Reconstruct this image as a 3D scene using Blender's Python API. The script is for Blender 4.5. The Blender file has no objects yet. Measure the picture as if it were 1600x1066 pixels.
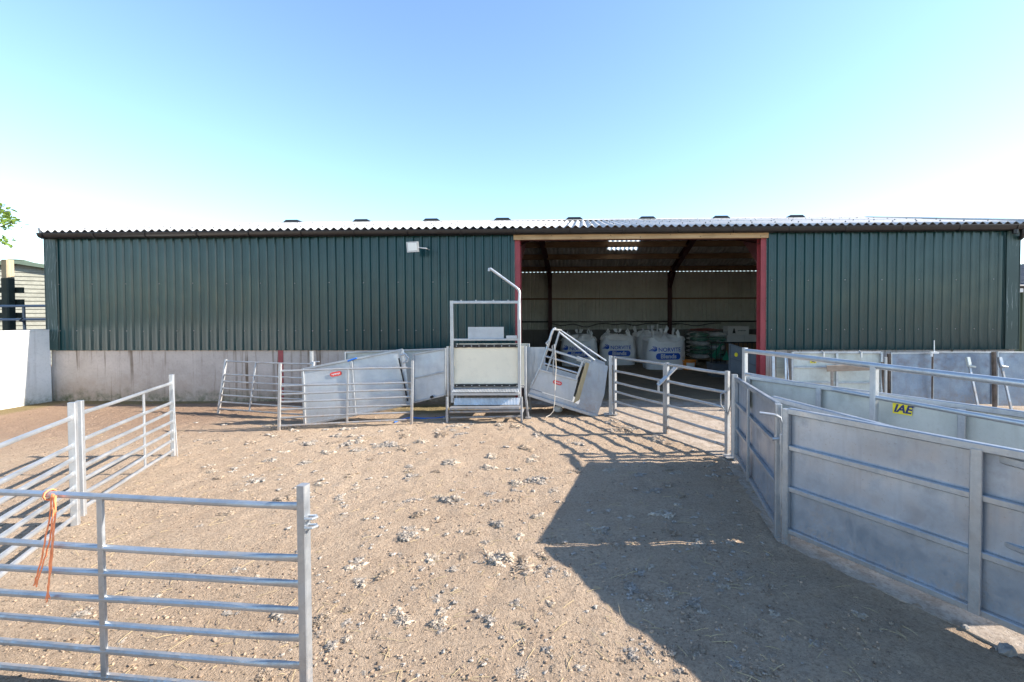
import bpy, bmesh, math, random
from mathutils import Vector, Matrix, Euler, noise
from mathutils.bvhtree import BVHTree
random.seed(7)
S = bpy.context.scene
C = S.collection
V = Vector
rad = math.radians

# ------------------------------------------------------------------ camera
H = 1.68                       # eye height
FPX, PPX = 711.0, 887.0        # focal length and principal point in pixels of the 1600 px photograph
PITCH, ROLL = rad(1.2), -0.0033
PPY = 490 + FPX*math.tan(PITCH)
cam_d = bpy.data.cameras.new('camera'); cam = bpy.data.objects.new('camera', cam_d); C.objects.link(cam)
RM = Euler((math.pi/2-PITCH, 0, 0)).to_matrix() @ Matrix.Rotation(ROLL, 3, 'Z')
cam.matrix_world = Matrix.Translation((0, 0, H)) @ RM.to_4x4()
cam_d.sensor_width = 36; cam_d.lens = 36*FPX/1600
cam_d.shift_x = -(PPX-800)/1600; cam_d.shift_y = (PPY-533)/1600
cam_d.clip_start = 0.05; cam_d.clip_end = 4000
S.camera = cam

# ------------------------------------------------------------------ light
TO_SUN = V((1.74, 0.035, 1.0)).normalized()
SUN_EL = math.asin(TO_SUN.z); SUN_AZ = math.atan2(TO_SUN.x, TO_SUN.y)
w = bpy.data.worlds.new('World'); S.world = w; w.use_nodes = True
nt = w.node_tree; bg = nt.nodes['Background']
sky = nt.nodes.new('ShaderNodeTexSky'); sky.sky_type = 'NISHITA'; sky.sun_disc = False
sky.sun_elevation = SUN_EL; sky.sun_rotation = SUN_AZ
sky.air_density = 1.1; sky.dust_density = 0.25; sky.ozone_density = 3.4
nt.links.new(sky.outputs[0], bg.inputs[0]); bg.inputs[1].default_value = 0.136
sd = bpy.data.lights.new('sun', 'SUN'); sd.energy = 5.0; sd.angle = rad(0.5); sd.color = (1, .91, .79)
so = bpy.data.objects.new('sun', sd); C.objects.link(so)
so.rotation_euler = TO_SUN.to_track_quat('Z', 'Y').to_euler(); so.location = (20, 5, 20)
vs = S.view_settings; vs.view_transform = 'Standard'; vs.look = 'None'; vs.exposure = 1.4; vs.gamma = 1; vs.use_curve_mapping = False
S.cycles.max_bounces = 8; S.cycles.diffuse_bounces = 4; S.cycles.glossy_bounces = 4

# pixel (of the photograph) to world helpers
def ray(px, py): return RM @ V(((px-PPX)/FPX, -(py-PPY)/FPX, -1))
def G(px, py, z=0.0):
    d = ray(px, py); t = (z-H)/d.z; return V((d.x*t, d.y*t, z))
def D(px, py, Y):
    d = ray(px, py); t = Y/d.y; return V((d.x*t, Y, H+d.z*t))
def ZA(px, py, Y): return D(px, py, Y).z

# ------------------------------------------------------------------ mesh builder
class MB:
    def __init__(s): s.v = []; s.f = []
    def add(s, vs, fs):
        o = len(s.v); s.v += [tuple(v) for v in vs]; s.f += [tuple(i+o for i in f) for f in fs]; return s
    def box(s, c, sz, m=None):
        c = V(c); x, y, z = sz[0]/2, sz[1]/2, sz[2]/2
        vs = [V((a, b, d)) for d in (-z, z) for b in (-y, y) for a in (-x, x)]
        if m is not None: vs = [m @ v for v in vs]
        return s.add([v+c for v in vs], [(0,2,3,1),(4,5,7,6),(0,1,5,4),(2,6,7,3),(0,4,6,2),(1,3,7,5)])
    def bar(s, p0, p1, w, d, n=(0, -1, 0), ch=None):
        """chamfered rectangular bar; w across, d along n"""
        p0, p1 = V(p0), V(p1); ax = (p1-p0).normalized(); n = V(n)
        n = (n-ax*n.dot(ax))
        if n.length < 1e-5: n = ax.orthogonal()
        n.normalize(); sd_ = ax.cross(n)
        if ch is None: ch = min(w, d)*.14
        a, b = w/2, d/2
        pr = [(a-ch, -b), (a, -b+ch), (a, b-ch), (a-ch, b), (-a+ch, b), (-a, b-ch), (-a, -b+ch), (-a+ch, -b)]
        vs = [p+sd_*x+n*y for p in (p0, p1) for x, y in pr]
        fs = [(i, (i+1) % 8, 8+(i+1) % 8, 8+i) for i in range(8)]+[tuple(range(7, -1, -1)), tuple(range(8, 16))]
        return s.add(vs, fs)
    def tube(s, pts, r, seg=10, rs=None, n=None, cap=True):
        """tube through pts; rs = list of (a,b) half axes (a in-plane, b along n)"""
        pts = [V(p) for p in pts]; k = len(pts); rings = []
        t0 = (pts[1]-pts[0]).normalized()
        u = V(n) if n is not None else t0.orthogonal()
        for i, p in enumerate(pts):
            t = ((pts[min(i+1, k-1)]-pts[max(i-1, 0)])).normalized()
            u = (u-t*u.dot(t))
            if u.length < 1e-6: u = t.orthogonal()
            u.normalize(); b = t.cross(u)
            ra, rb = (rs[i] if rs else (r, r))
            rings.append([p+b*math.cos(2*math.pi*j/seg)*ra+u*math.sin(2*math.pi*j/seg)*rb for j in range(seg)])
        vs = [v for q in rings for v in q]
        fs = [(i*seg+j, i*seg+(j+1) % seg, (i+1)*seg+(j+1) % seg, (i+1)*seg+j) for i in range(k-1) for j in range(seg)]
        if cap: fs += [tuple(range(seg-1, -1, -1)), tuple(range((k-1)*seg, k*seg))]
        return s.add(vs, fs)
    def plate(s, pts, n, th):
        """polygon pts extruded by th along n"""
        pts = [V(p) for p in pts]; n = V(n).normalized()*th; k = len(pts)
        return s.add(pts+[p+n for p in pts], [tuple(range(k-1, -1, -1)), tuple(range(k, 2*k))]+[(i, (i+1) % k, k+(i+1) % k, k+i) for i in range(k)])
    def ball(s, c, r, sc=(1, 1, 1), nz=0, f=3, sub=2, m=None):
        bm = bmesh.new(); bmesh.ops.create_icosphere(bm, subdivisions=sub, radius=1)
        sv = V((random.random()*50, random.random()*50, random.random()*50)); vs = []
        for v in bm.verts:
            k = 1+nz*noise.fractal(v.co*f+sv, 1, 2, 3)
            p = V((v.co.x*sc[0], v.co.y*sc[1], v.co.z*sc[2]))*r*k
            if m is not None: p = m @ p
            vs.append(p+V(c))
        s.add(vs, [tuple(v.index for v in f_.verts) for f_ in bm.faces]); bm.free(); return s
    def lathe(s, c, prof, seg=24):
        c = V(c); k = len(prof); vs = []
        for r, z in prof:
            vs += [c+V((r*math.cos(2*math.pi*j/seg), r*math.sin(2*math.pi*j/seg), z)) for j in range(seg)]
        return s.add(vs, [(i*seg+j, i*seg+(j+1) % seg, (i+1)*seg+(j+1) % seg, (i+1)*seg+j) for i in range(k-1) for j in range(seg)])
    def mesh(s, name, mat, inv=None, ang=35):
        me = bpy.data.meshes.new(name)
        me.from_pydata([tuple(inv @ V(v)) for v in s.v] if inv is not None else s.v, [], s.f)
        me.update()
        me.polygons.foreach_set('use_smooth', [True]*len(me.polygons)); me.set_sharp_from_angle(angle=rad(ang))
        me.materials.append(mat); return me

def root_of(o):
    while o.parent: o = o.parent
    return o
def obj(name, mb, mat, parent=None, local=False, label=None, ang=35):
    """ONE mesh object; vertices are world coordinates unless local"""
    inv = None
    if parent is not None and not local:
        r = root_of(parent); inv = (Matrix.Translation(r.location) @ r.rotation_euler.to_matrix().to_4x4()).inverted()
    o = bpy.data.objects.new(name, mb.mesh(name, mat, inv, ang)); C.objects.link(o)
    if parent is not None: o.parent = parent
    if label: o['label'] = label
    return o
def tag(o, label, cat, group=None):
    o['label'] = label; o['category'] = cat
    if group: o['group'] = group
    return o
def thing(name, label, cat, loc=(0, 0, 0), rz=0, group=None):
    o = bpy.data.objects.new(name, None); C.objects.link(o); o.empty_display_size = .2
    o.location = loc; o.rotation_euler = (0, 0, rz); return tag(o, label, cat, group)
def kind(o, k): o['kind'] = k; return o
def dup(root, loc, rz, sc, label, group):
    r = root.copy(); C.objects.link(r); r.location = loc; r.rotation_euler = (0, 0, rz); r.scale = sc
    r['label'] = label; r['group'] = group
    for ch in list(root.children):
        c = ch.copy(); C.objects.link(c); c.parent = r
        for g in ch.children:
            d = g.copy(); C.objects.link(d); d.parent = c
    return r

# ------------------------------------------------------------------ materials
class Mat:
    def __init__(s, name, rough=.7, metal=0.0, spec=.5):
        s.m = bpy.data.materials.new(name); s.m.use_nodes = True; s.t = s.m.node_tree
        s.b = s.t.nodes['Principled BSDF']; s.b.inputs['Roughness'].default_value = rough
        s.b.inputs['Metallic'].default_value = metal; s.b.inputs['Specular IOR Level'].default_value = spec
        s.pos = s.N('ShaderNodeNewGeometry').outputs['Position']
    def N(s, t, **kw):
        n = s.t.nodes.new(t)
        for k, v in kw.items(): setattr(n, k, v)
        return n
    def L(s, a, b): s.t.links.new(a, b)
    def put(s, sock, v):
        if hasattr(v, 'node'): s.L(v, sock)
        elif isinstance(v, (tuple, list)) and len(v) == 3 and sock.type == 'RGBA': sock.default_value = (*v, 1)
        else: sock.default_value = v
    def scaled(s, sc, src=None):
        n = s.N('ShaderNodeMapping'); s.L(src or s.pos, n.inputs[0]); n.inputs['Scale'].default_value = sc; return n.outputs[0]
    def noise(s, scale, detail=5, rough=.55, vec=None, dist=0):
        n = s.N('ShaderNodeTexNoise'); s.L(vec or s.pos, n.inputs['Vector'])
        n.inputs['Scale'].default_value = scale; n.inputs['Detail'].default_value = detail
        n.inputs['Roughness'].default_value = rough; n.inputs['Distortion'].default_value = dist; return n.outputs['Fac']
    def voro(s, scale, out='Distance', vec=None, feature='F1'):
        n = s.N('ShaderNodeTexVoronoi', feature=feature); s.L(vec or s.pos, n.inputs['Vector']); n.inputs['Scale'].default_value = scale; return n.outputs[out]
    def ramp(s, fac, a, b, va=0.0, vb=1.0):
        n = s.N('ShaderNodeMapRange'); s.put(n.inputs[0], fac)
        for i, v in ((1, a), (2, b), (3, va), (4, vb)): n.inputs[i].default_value = v
        n.clamp = True; return n.outputs[0]
    def math(s, op, a, b=0.0):
        n = s.N('ShaderNodeMath', operation=op); s.put(n.inputs[0], a); s.put(n.inputs[1], b); return n.outputs[0]
    def mix(s, f, a, b, mode='MIX'):
        n = s.N('ShaderNodeMix', data_type='RGBA', blend_type=mode); s.put(n.inputs[0], f); s.put(n.inputs[6], a); s.put(n.inputs[7], b); return n.outputs[2]
    def sep(s, ax):
        n = s.N('ShaderNodeSeparateXYZ'); s.L(s.pos, n.inputs[0]); return n.outputs[ax]
    def bump(s, h, strength=.3, dist=.01, nrm=None):
        n = s.N('ShaderNodeBump'); s.put(n.inputs['Height'], h); n.inputs['Strength'].default_value = strength; n.inputs['Distance'].default_value = dist
        if nrm is not None: s.L(nrm, n.inputs['Normal'])
        return n.outputs[0]
    def out(s, col=None, rough=None, nrm=None, metal=None):
        if col is not None: s.put(s.b.inputs['Base Color'], col)
        if rough is not None: s.put(s.b.inputs['Roughness'], rough)
        if nrm is not None: s.L(nrm, s.b.inputs['Normal'])
        if metal is not None: s.put(s.b.inputs['Metallic'], metal)
        return s.m

def galv(name, c0=(.28, .305, .335), c1=(.44, .47, .50), metal=.75, rough=.42, dirt=.35, dcol=(.22, .17, .12), spangle=.10):
    m = Mat(name, rough, metal)
    col = m.mix(m.ramp(m.noise(2.6, 6, .65), .3, .7), c0, c1)
    v = m.N('ShaderNodeTexVoronoi'); m.L(m.pos, v.inputs['Vector']); v.inputs['Scale'].default_value = 55
    g = m.N('ShaderNodeSeparateColor'); m.L(v.outputs['Color'], g.inputs[0])
    col = m.mix(m.math('MULTIPLY', g.outputs[0], spangle), col, (.72, .75, .78))
    stre = m.noise(1, 5, .6, m.scaled((16, 16, 1.3)))
    d1 = m.ramp(m.noise(4.5, 9, .7), .5, .68)
    d2 = m.ramp(stre, .52, .72)
    d3 = m.ramp(m.noise(60, 3, .6), .62, .72)
    dm = m.math('MULTIPLY', m.math('MAXIMUM', m.math('MAXIMUM', d1, m.math('MULTIPLY', d2, .7)), d3), dirt)
    col = m.mix(dm, col, dcol)
    mud = m.ramp(m.math('ADD', m.sep(2), m.math('MULTIPLY', m.noise(6, 8, .72), .9)), .78, .42)
    mud = m.math('MULTIPLY', m.math('MULTIPLY', mud, m.ramp(m.noise(28, 6, .7), .40, .56)), min(1, dirt*1.7))
    col = m.mix(mud, col, (.27, .20, .145)); dm = m.math('MAXIMUM', dm, mud)
    r = m.math('ADD', m.ramp(m.noise(9, 5), .3, .7, rough-.08, rough+.1), m.math('MULTIPLY', dm, .3))
    me = m.math('MULTIPLY', m.math('SUBTRACT', 1.0, dm), metal)
    return m.out(col, r, m.bump(m.noise(7, 4), .12, .004), me)

def painted(name, c, rough=.45, var=.25, dirt=.2, dcol=(.2, .16, .12), sc=3, bump=.1):
    m = Mat(name, rough)
    dark = tuple(x*(1-var) for x in c); lite = tuple(min(1, x*(1+var)) for x in c)
    col = m.mix(m.ramp(m.noise(sc, 6, .6), .3, .7), dark, lite)
    col = m.mix(m.math('MULTIPLY', m.ramp(m.noise(sc*4, 8, .7), .52, .68), dirt), col, dcol)
    return m.out(col, None, m.bump(m.noise(40, 4), bump, .004))

GALV = galv('galvanised_steel')
GALVN = galv('galvanised_new', (.36, .385, .41), (.50, .525, .55), .7, .4, .2)
GALVD = galv('galvanised_dirty', (.26, .275, .29), (.40, .415, .43), .6, .48, .6, (.26, .2, .14))
SHEET = galv('galvanised_sheet_sky_tint', (.28, .33, .40), (.41, .465, .54), .7, .36, .5, (.21, .175, .14), .05)  # reflected sky is tinted into the base colour of the steel
SHEETB = galv('sky_tinted_sheet', (.15, .19, .26), (.25, .30, .38), .6, .4, .5, (.20, .16, .13), .05)  # darker blue base stands in for the sky these panels reflect
SHEETP = galv('pale_sheet', (.40, .43, .405), (.52, .55, .515), .3, .5, .4, (.30, .27, .22), .06)
SHEETW = galv('bright_sheet', (.36, .40, .45), (.48, .52, .57), .6, .38, .25, (.30, .27, .23), .06)
RUST = painted('rusty_steel', (.10, .075, .06), .8, .5, .3, (.3, .2, .12), 8)
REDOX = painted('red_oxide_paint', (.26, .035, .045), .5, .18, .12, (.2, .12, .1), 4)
REDDK = painted('shaded_red_oxide', (.055, .012, .014), .6, .2, .1, (.12, .08, .07), 4)  # darker copy of the red oxide, barn gloom put into the colour
BLACKP = painted('black_plastic', (.012, .012, .014), .35, .3, .15, (.06, .05, .045), 5)
RUBBER = painted('black_rubber', (.015, .015, .015), .7, .3, .35, (.12, .1, .06), 12)
CREAM = painted('off_white_sheet', (.76, .69, .54), .45, .08, .3, (.48, .43, .34), 2.2)
YELLOW = painted('yellow_sticker', (.78, .66, .03), .5, .08, .1)
NAVY = painted('navy_print', (.012, .022, .12), .5, .1, 0)
STRED = painted('red_sticker', (.62, .05, .04), .5, .1, .1)
WHITE = painted('white_plastic', (.72, .72, .70), .45, .06, .12)
ORANGE = painted('orange_plastic', (.72, .22, .015), .45, .1, .15)
TWINE = painted('orange_twine', (.88, .27, .11), .7, .2, .15, (.5, .3, .2), 30)
BLUEP = painted('blue_plastic', (.02, .14, .50), .4, .1, .15)
GREENP = painted('green_print', (.02, .22, .12), .5, .2, .05)
BAGBLUE = painted('blue_print', (.015, .09, .48), .6, .1, 0)
BAGTXT = painted('white_print', (.62, .64, .68), .6, .05, 0)
GREYPAINT = painted('grey_paint', (.10, .12, .14), .5, .2, .2)
STONE = painted('grey_stone', (.2, .19, .18), .85, .35, .3, (.3, .24, .18), 20)
ROPE = painted('pale_rope', (.55, .5, .42), .8, .2, .1)

def timber(name, c0, c1, axis=0, rough=.8):
    m = Mat(name, rough); sc = [9, 9, 9]; sc[axis] = .7
    v = m.scaled(tuple(sc)); n = m.noise(3, 8, .65, v, .6)
    col = m.mix(m.ramp(n, .3, .7), c0, c1)
    col = m.mix(m.math('MULTIPLY', m.ramp(m.noise(2, 6), .5, .75), .4), col, tuple(x*.5 for x in c0))
    return m.out(col, None, m.bump(n, .3, .004))
TIMBER = timber('pale_timber', (.34, .22, .11), (.52, .38, .22), 0)
TIMBERD = timber('brown_timber', (.16, .09, .045), (.27, .17, .09), 0)
TIMBERV = timber('weathered_post', (.30, .24, .15), (.46, .38, .26), 2)
PALEBOARD = timber('pale_boards', (.22, .225, .185), (.34, .34, .29), 0)
TARRED = painted('dark_green_stain', (.02, .03, .022), .7, .3, .2, (.08, .08, .06), 6)
GREENROOF = painted('green_felt_roof', (.09, .13, .10), .8, .15, .2, (.15, .16, .12), 3)
PALLETW = timber('pallet_wood', (.25, .17, .09), (.4, .29, .17), 0)

def cladding_mat(name, c, rough):
    m = Mat(name, rough, spec=.48)
    col = m.mix(m.ramp(m.noise(.7, 6, .6), .3, .7), tuple(x*.82 for x in c), tuple(x*1.15 for x in c))
    st = m.ramp(m.noise(1, 6, .65, m.scaled((22, 22, .55))), .55, .75)
    col = m.mix(m.math('MULTIPLY', st, .07), col, (.10, .10, .08))
    sc = m.ramp(m.noise(14, 8, .75, m.scaled((1, 1, .6))), .70, .74)
    col = m.mix(m.math('MULTIPLY', sc, .12), col, (.32, .34, .33))
    r = m.ramp(m.noise(3, 6), .3, .7, rough-.04, rough+.06)
    return m.out(col, r, m.bump(m.noise(1.6, 2), .05, .01))
CLAD = cladding_mat('green_box_profile', (.007, .043, .048), .19)
CLADOLD = cladding_mat('olive_box_profile', (.07, .10, .07), .4)
LINER = painted('pale_liner', (.56, .57, .51), .6, .08, .3, (.22, .2, .16), 2)
def flashing():
    m = Mat('scuffed_flashing', .4)
    col = m.mix(m.ramp(m.noise(2, 5), .3, .7), (.012, .040, .038), (.02, .055, .052))
    w_ = m.N('ShaderNodeTexWave'); m.L(m.scaled((2.2, 2.2, .8)), w_.inputs[0]); w_.inputs['Scale'].default_value = 2.2
    w_.inputs['Distortion'].default_value = 9; w_.inputs['Detail'].default_value = 4
    k = m.math('MULTIPLY', m.ramp(w_.outputs['Fac'], .93, .99), m.ramp(m.noise(3, 3), .42, .6))
    return m.out(m.mix(m.math('MULTIPLY', k, .5), col, (.3, .34, .33)))
FLASH = flashing()

def concrete(name, c0, c1, streak=.5, algae=.0, algae_c=(.07, .085, .035), rough=.85, splash=0.0, splash_c=(.30, .21, .14)):
    m = Mat(name, rough)
    col = m.mix(m.ramp(m.noise(1.3, 8, .65), .3, .72), c0, c1)
    col = m.mix(m.math('MULTIPLY', m.ramp(m.noise(25, 6, .7), .5, .75), .35), col, tuple(x*.55 for x in c0))
    s1 = m.ramp(m.noise(1, 4, .6, m.scaled((13, 13, .45))), .54, .64)
    s1 = m.math('MULTIPLY', s1, m.ramp(m.noise(1.2, 3), .35, .6))
    col = m.mix(m.math('MULTIPLY', s1, streak), col, (.12, .085, .055))
    z = m.sep(2)
    if splash:
        k = m.math('MULTIPLY', m.ramp(m.math('ADD', z, m.math('MULTIPLY', m.noise(3, 7, .7), .8)), .95, .45), splash)
        col = m.mix(k, col, splash_c)
    if algae:
        k = m.ramp(m.math('ADD', z, m.math('MULTIPLY', m.noise(5, 8, .75), .62)), .56, .30)
        k = m.math('MULTIPLY', k, m.ramp(m.noise(9, 6, .7), .38, .6))
        col = m.mix(m.math('MULTIPLY', k, algae), col, algae_c)
    h = m.math('ADD', m.noise(8, 6), m.math('MULTIPLY', m.noise(70, 4, .7), .5))
    return m.out(col, None, m.bump(h, .35, .012))
CONC = concrete('shuttered_concrete', (.34, .295, .26), (.53, .475, .43), .95, .9, splash=.5)
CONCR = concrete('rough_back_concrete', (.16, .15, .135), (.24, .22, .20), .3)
WHITEWALL = concrete('white_painted_wall', (.70, .69, .66), (.80, .79, .77), .25, .75, (.16, .16, .08), splash=.3, splash_c=(.5, .43, .33))
def slabmat():
    m = Mat('dusty_concrete_slab', .92)
    col = m.mix(m.ramp(m.noise(1.6, 8, .7), .3, .7), (.32, .26, .205), (.46, .39, .325))
    col = m.mix(m.math('MULTIPLY', m.ramp(m.noise(7, 9, .78), .46, .62), .7), col, (.19, .135, .09))
    col = m.mix(m.math('MULTIPLY', m.ramp(m.noise(40, 7, .78), .5, .64), .55), col, (.12, .085, .06))
    col = m.mix(m.math('MULTIPLY', m.ramp(m.noise(3.5, 7, .7), .58, .68), .5), col, (.46, .42, .38))
    h = m.math('ADD', m.noise(14, 8, .75), m.math('MULTIPLY', m.noise(70, 6, .75), .4))
    return m.out(col, None, m.bump(h, .8, .03))
SLAB = slabmat()

def roofmat():
    m = Mat('fibre_cement', .75)
    col = m.mix(m.ramp(m.noise(.8, 7, .65), .3, .7), (.40, .395, .38), (.56, .55, .53))
    col = m.mix(m.math('MULTIPLY', m.ramp(m.noise(30, 5, .7), .6, .72), .5), col, (.2, .19, .16))
    col = m.mix(m.math('MULTIPLY', m.ramp(m.noise(1, 6, .7, m.scaled((5, .5, .5))), .5, .68), .35), col, (.24, .235, .21))
    col = m.mix(m.math('MULTIPLY', m.ramp(m.noise(9, 7, .75), .60, .66), .3), col, (.50, .48, .38))
    return m.out(col, None, m.bump(m.noise(50, 4), .2, .004))
ROOF = roofmat()
ROOFDK = painted('dark_corrugated_roof', (.05, .055, .06), .6, .3, .3, (.15, .14, .12), 3)
def skylight_some_added():
    m = Mat('translucent_sheet', .5); m.b.inputs['Base Color'].default_value = (.85, .87, .85, 1)
    tr = m.N('ShaderNodeBsdfTranslucent'); tr.inputs[0].default_value = (.9, .92, .9, 1)
    mx = m.N('ShaderNodeMixShader'); mx.inputs[0].default_value = .75
    m.L(m.b.outputs[0], mx.inputs[1]); m.L(tr.outputs[0], mx.inputs[2])
    m.L(mx.outputs[0], m.t.nodes['Material Output'].inputs[0]); return m.m
SKYL = skylight_some_added()

def soil():
    m = Mat('dry_trampled_soil', .95, spec=.2)
    big = m.ramp(m.noise(.55, 7, .62), .3, .7)
    col = m.mix(big, (.37, .268, .184), (.50, .385, .28))
    mid = m.ramp(m.noise(5, 8, .7), .38, .66)
    col = m.mix(m.math('MULTIPLY', mid, .55), col, (.50, .39, .285))
    fine = m.ramp(m.noise(44, 8, .78), .47, .62)
    col = m.mix(m.math('MULTIPLY', fine, .55), col, (.19, .135, .092))
    crumbs = m.ramp(m.voro(85), .10, .22, 1, 0)
    pick = m.ramp(m.noise(11, 4), .48, .58)
    col = m.mix(m.math('MULTIPLY', m.math('MULTIPLY', crumbs, pick), .6), col, (.14, .10, .075))
    pale = m.ramp(m.noise(2.3, 7, .72), .60, .70)
    col = m.mix(m.math('MULTIPLY', pale, .4), col, (.46, .39, .32))
    # damper, browner soil in the far left corner below the walls
    x, y = m.sep(0), m.sep(1)
    far = m.ramp(m.math('SUBTRACT', m.math('ADD', y, m.math('MULTIPLY', m.noise(1.1, 6, .7), 2.4)), m.math('MULTIPLY', m.math('ADD', x, 4.0), .5)), 7.6, 9.6)
    col = m.mix(m.math('MULTIPLY', far, .6), col, (.21, .125, .085))
    # moss by the foot of the white wall and between the race panels and the barn
    def blob(cx, cy, rx, ry):
        a = m.math('POWER', m.math('DIVIDE', m.math('SUBTRACT', x, cx), rx), 2.0); b = m.math('POWER', m.math('DIVIDE', m.math('SUBTRACT', y, cy), ry), 2.0)
        return m.ramp(m.math('ADD', m.math('ADD', a, b), m.math('MULTIPLY', m.noise(6, 7, .7), 1.4)), 1.75, 1.0)
    k = m.math('MAXIMUM', blob(-9.9, 7.9, .45, 1.4), blob(-8.2, 8.75, 2.2, .3))
    k = m.math('MAXIMUM', k, blob(-2.35, 8.05, 1.0, .55))
    col = m.mix(m.math('MULTIPLY', k, .6), col, (.16, .14, .04))
    h = m.math('ADD', m.noise(16, 8, .72), m.math('MULTIPLY', m.noise(75, 6, .75), .45))
    h = m.math('ADD', h, m.math('MULTIPLY', m.ramp(m.voro(60), 0, .35, 1, 0), .2))
    return m.out(col, None, m.bump(h, 1.0, .045))
SOIL = soil()
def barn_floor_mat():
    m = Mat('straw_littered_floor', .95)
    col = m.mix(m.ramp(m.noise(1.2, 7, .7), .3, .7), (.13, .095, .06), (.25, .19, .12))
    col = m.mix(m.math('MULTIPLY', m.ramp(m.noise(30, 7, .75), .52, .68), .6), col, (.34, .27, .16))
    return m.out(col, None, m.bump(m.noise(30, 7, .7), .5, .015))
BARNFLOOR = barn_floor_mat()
def woolmat(name, a, b, d):
    m = Mat(name, .95, spec=.15)
    col = m.mix(m.ramp(m.noise(24, 7, .7), .32, .68), a, b)
    col = m.mix(m.math('MULTIPLY', m.ramp(m.noise(60, 5, .7), .5, .65), .6), col, d)
    return m.out(col, None, m.bump(m.noise(140, 6, .8), .6, .008))
WOOL = woolmat('dirty_wool', (.38, .315, .245), (.58, .50, .41), (.18, .14, .10))
WOOLG = woolmat('grey_wool', (.30, .26, .22), (.45, .405, .355), (.15, .12, .09))
WOOLB = woolmat('brown_wool', (.28, .215, .155), (.44, .36, .28), (.18, .13, .09))
STRAW = painted('straw', (.46, .36, .20), .8, .3, 0)
CLOD = painted('pale_clods', (.33, .24, .165), .95, .35, .4, (.2, .14, .1), 30)
DROP = painted('dark_crumbs', (.17, .125, .088), .95, .45, .4, (.28, .2, .14), 40)
def leafmat():
    m = Mat('fresh_leaf', .55)
    col = m.mix(m.ramp(m.noise(6, 4), .3, .7), (.11, .19, .03), (.22, .32, .06)); m.put(m.b.inputs['Base Color'], col)
    tr = m.N('ShaderNodeBsdfTranslucent'); tr.inputs[0].default_value = (.34, .46, .07, 1)
    mx = m.N('ShaderNodeMixShader'); mx.inputs[0].default_value = .4
    m.L(m.b.outputs[0], mx.inputs[1]); m.L(tr.outputs[0], mx.inputs[2]); m.L(mx.outputs[0], m.t.nodes['Material Output'].inputs[0]); return m.m
LEAF = leafmat()
BARK = painted('bark', (.12, .09, .065), .9, .4, .3, (.06, .05, .04), 8, .5)
def bagmat():
    m = Mat('woven_white_bag', .55)
    col = m.mix(m.ramp(m.noise(3, 6, .6), .3, .7), (.80, .80, .79), (.88, .88, .87))
    wv = m.math('ADD', m.noise(1, 2, .5, m.scaled((180, 180, 6))), m.noise(1, 2, .5, m.scaled((6, 6, 180))))
    return m.out(col, None, m.bump(m.math('ADD', m.noise(7, 6, .6), m.math('MULTIPLY', wv, .15)), .5, .03))
BAG = bagmat()
def glassy(name, c):
    m = Mat(name, .12); m.b.inputs['Base Color'].default_value = (*c, 1); return m.m
LENS = glassy('lamp_glass', (.75, .78, .74))
def wrapmat():
    m = Mat('stretch_wrap', .25); col = m.mix(m.ramp(m.noise(7, 5), .45, .6), (.5, .52, .5), (.30, .34, .32)); m.put(m.b.inputs['Base Color'], col)
    tp = m.N('ShaderNodeBsdfTransparent'); mx = m.N('ShaderNodeMixShader')
    m.put(mx.inputs[0], m.ramp(m.noise(5, 6, .7), .4, .7, .15, .5)); m.L(tp.outputs[0], mx.inputs[1]); m.L(m.b.outputs[0], mx.inputs[2])
    m.L(mx.outputs[0], m.t.nodes['Material Output'].inputs[0]); return m.m
WRAP = wrapmat()

# ------------------------------------------------------------------ lettering
def letters(body, size, bold=.0, shear=0, spacing=1.0, ext=.0008):
    cu = bpy.data.curves.new('lettering', 'FONT'); cu.body = body; cu.size = size; cu.align_x = 'CENTER'; cu.align_y = 'CENTER'
    cu.offset = bold*size; cu.shear = shear; cu.space_character = spacing; cu.extrude = ext; cu.resolution_u = 4
    o = bpy.data.objects.new('lettering', cu); C.objects.link(o)
    bpy.context.view_layer.update()
    me = o.evaluated_get(bpy.context.evaluated_depsgraph_get()).to_mesh()
    mb = MB().add([v.co.copy() for v in me.vertices], [tuple(p.vertices) for p in me.polygons])
    o.to_mesh_clear(); bpy.data.objects.remove(o); bpy.data.curves.remove(cu); return mb
def frame_m(o, x, n):
    """matrix: local x along x, local z along n, origin o"""
    x = V(x).normalized(); n = V(n); n = (n-x*n.dot(x)).normalized(); y = n.cross(x)
    m = Matrix((x, y, n)).transposed().to_4x4(); m.translation = V(o); return m
def xf(mb, m): mb.v = [tuple(m @ V(v)) for v in mb.v]; return mb
def roundrect(w_, h_, r, k=5):
    pts = []
    for cx, cy, a0 in ((w_/2-r, h_/2-r, 0), (-w_/2+r, h_/2-r, 90), (-w_/2+r, -h_/2+r, 180), (w_/2-r, -h_/2+r, 270)):
        pts += [V((cx+r*math.cos(rad(a0+90*i/k)), cy+r*math.sin(rad(a0+90*i/k)), 0)) for i in range(k+1)]
    return pts
def sticker(parent, o, x, n, w_, h_, text=None, mat=YELLOW, tmat=NAVY, size=None, r=.006, shear=.25, bold=.03):
    m = frame_m(o, x, n)
    st = obj('sticker', xf(MB().plate(roundrect(w_, h_, min(r, h_/2.01)), (0, 0, 1), .0015), m), mat, parent)
    if text:
        t = letters(text, size or h_*.9, bold, shear); t.v = [(v[0], v[1], v[2]+.0025) for v in t.v]
        obj('lettering', xf(t, m), tmat, st)
    return st

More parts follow.
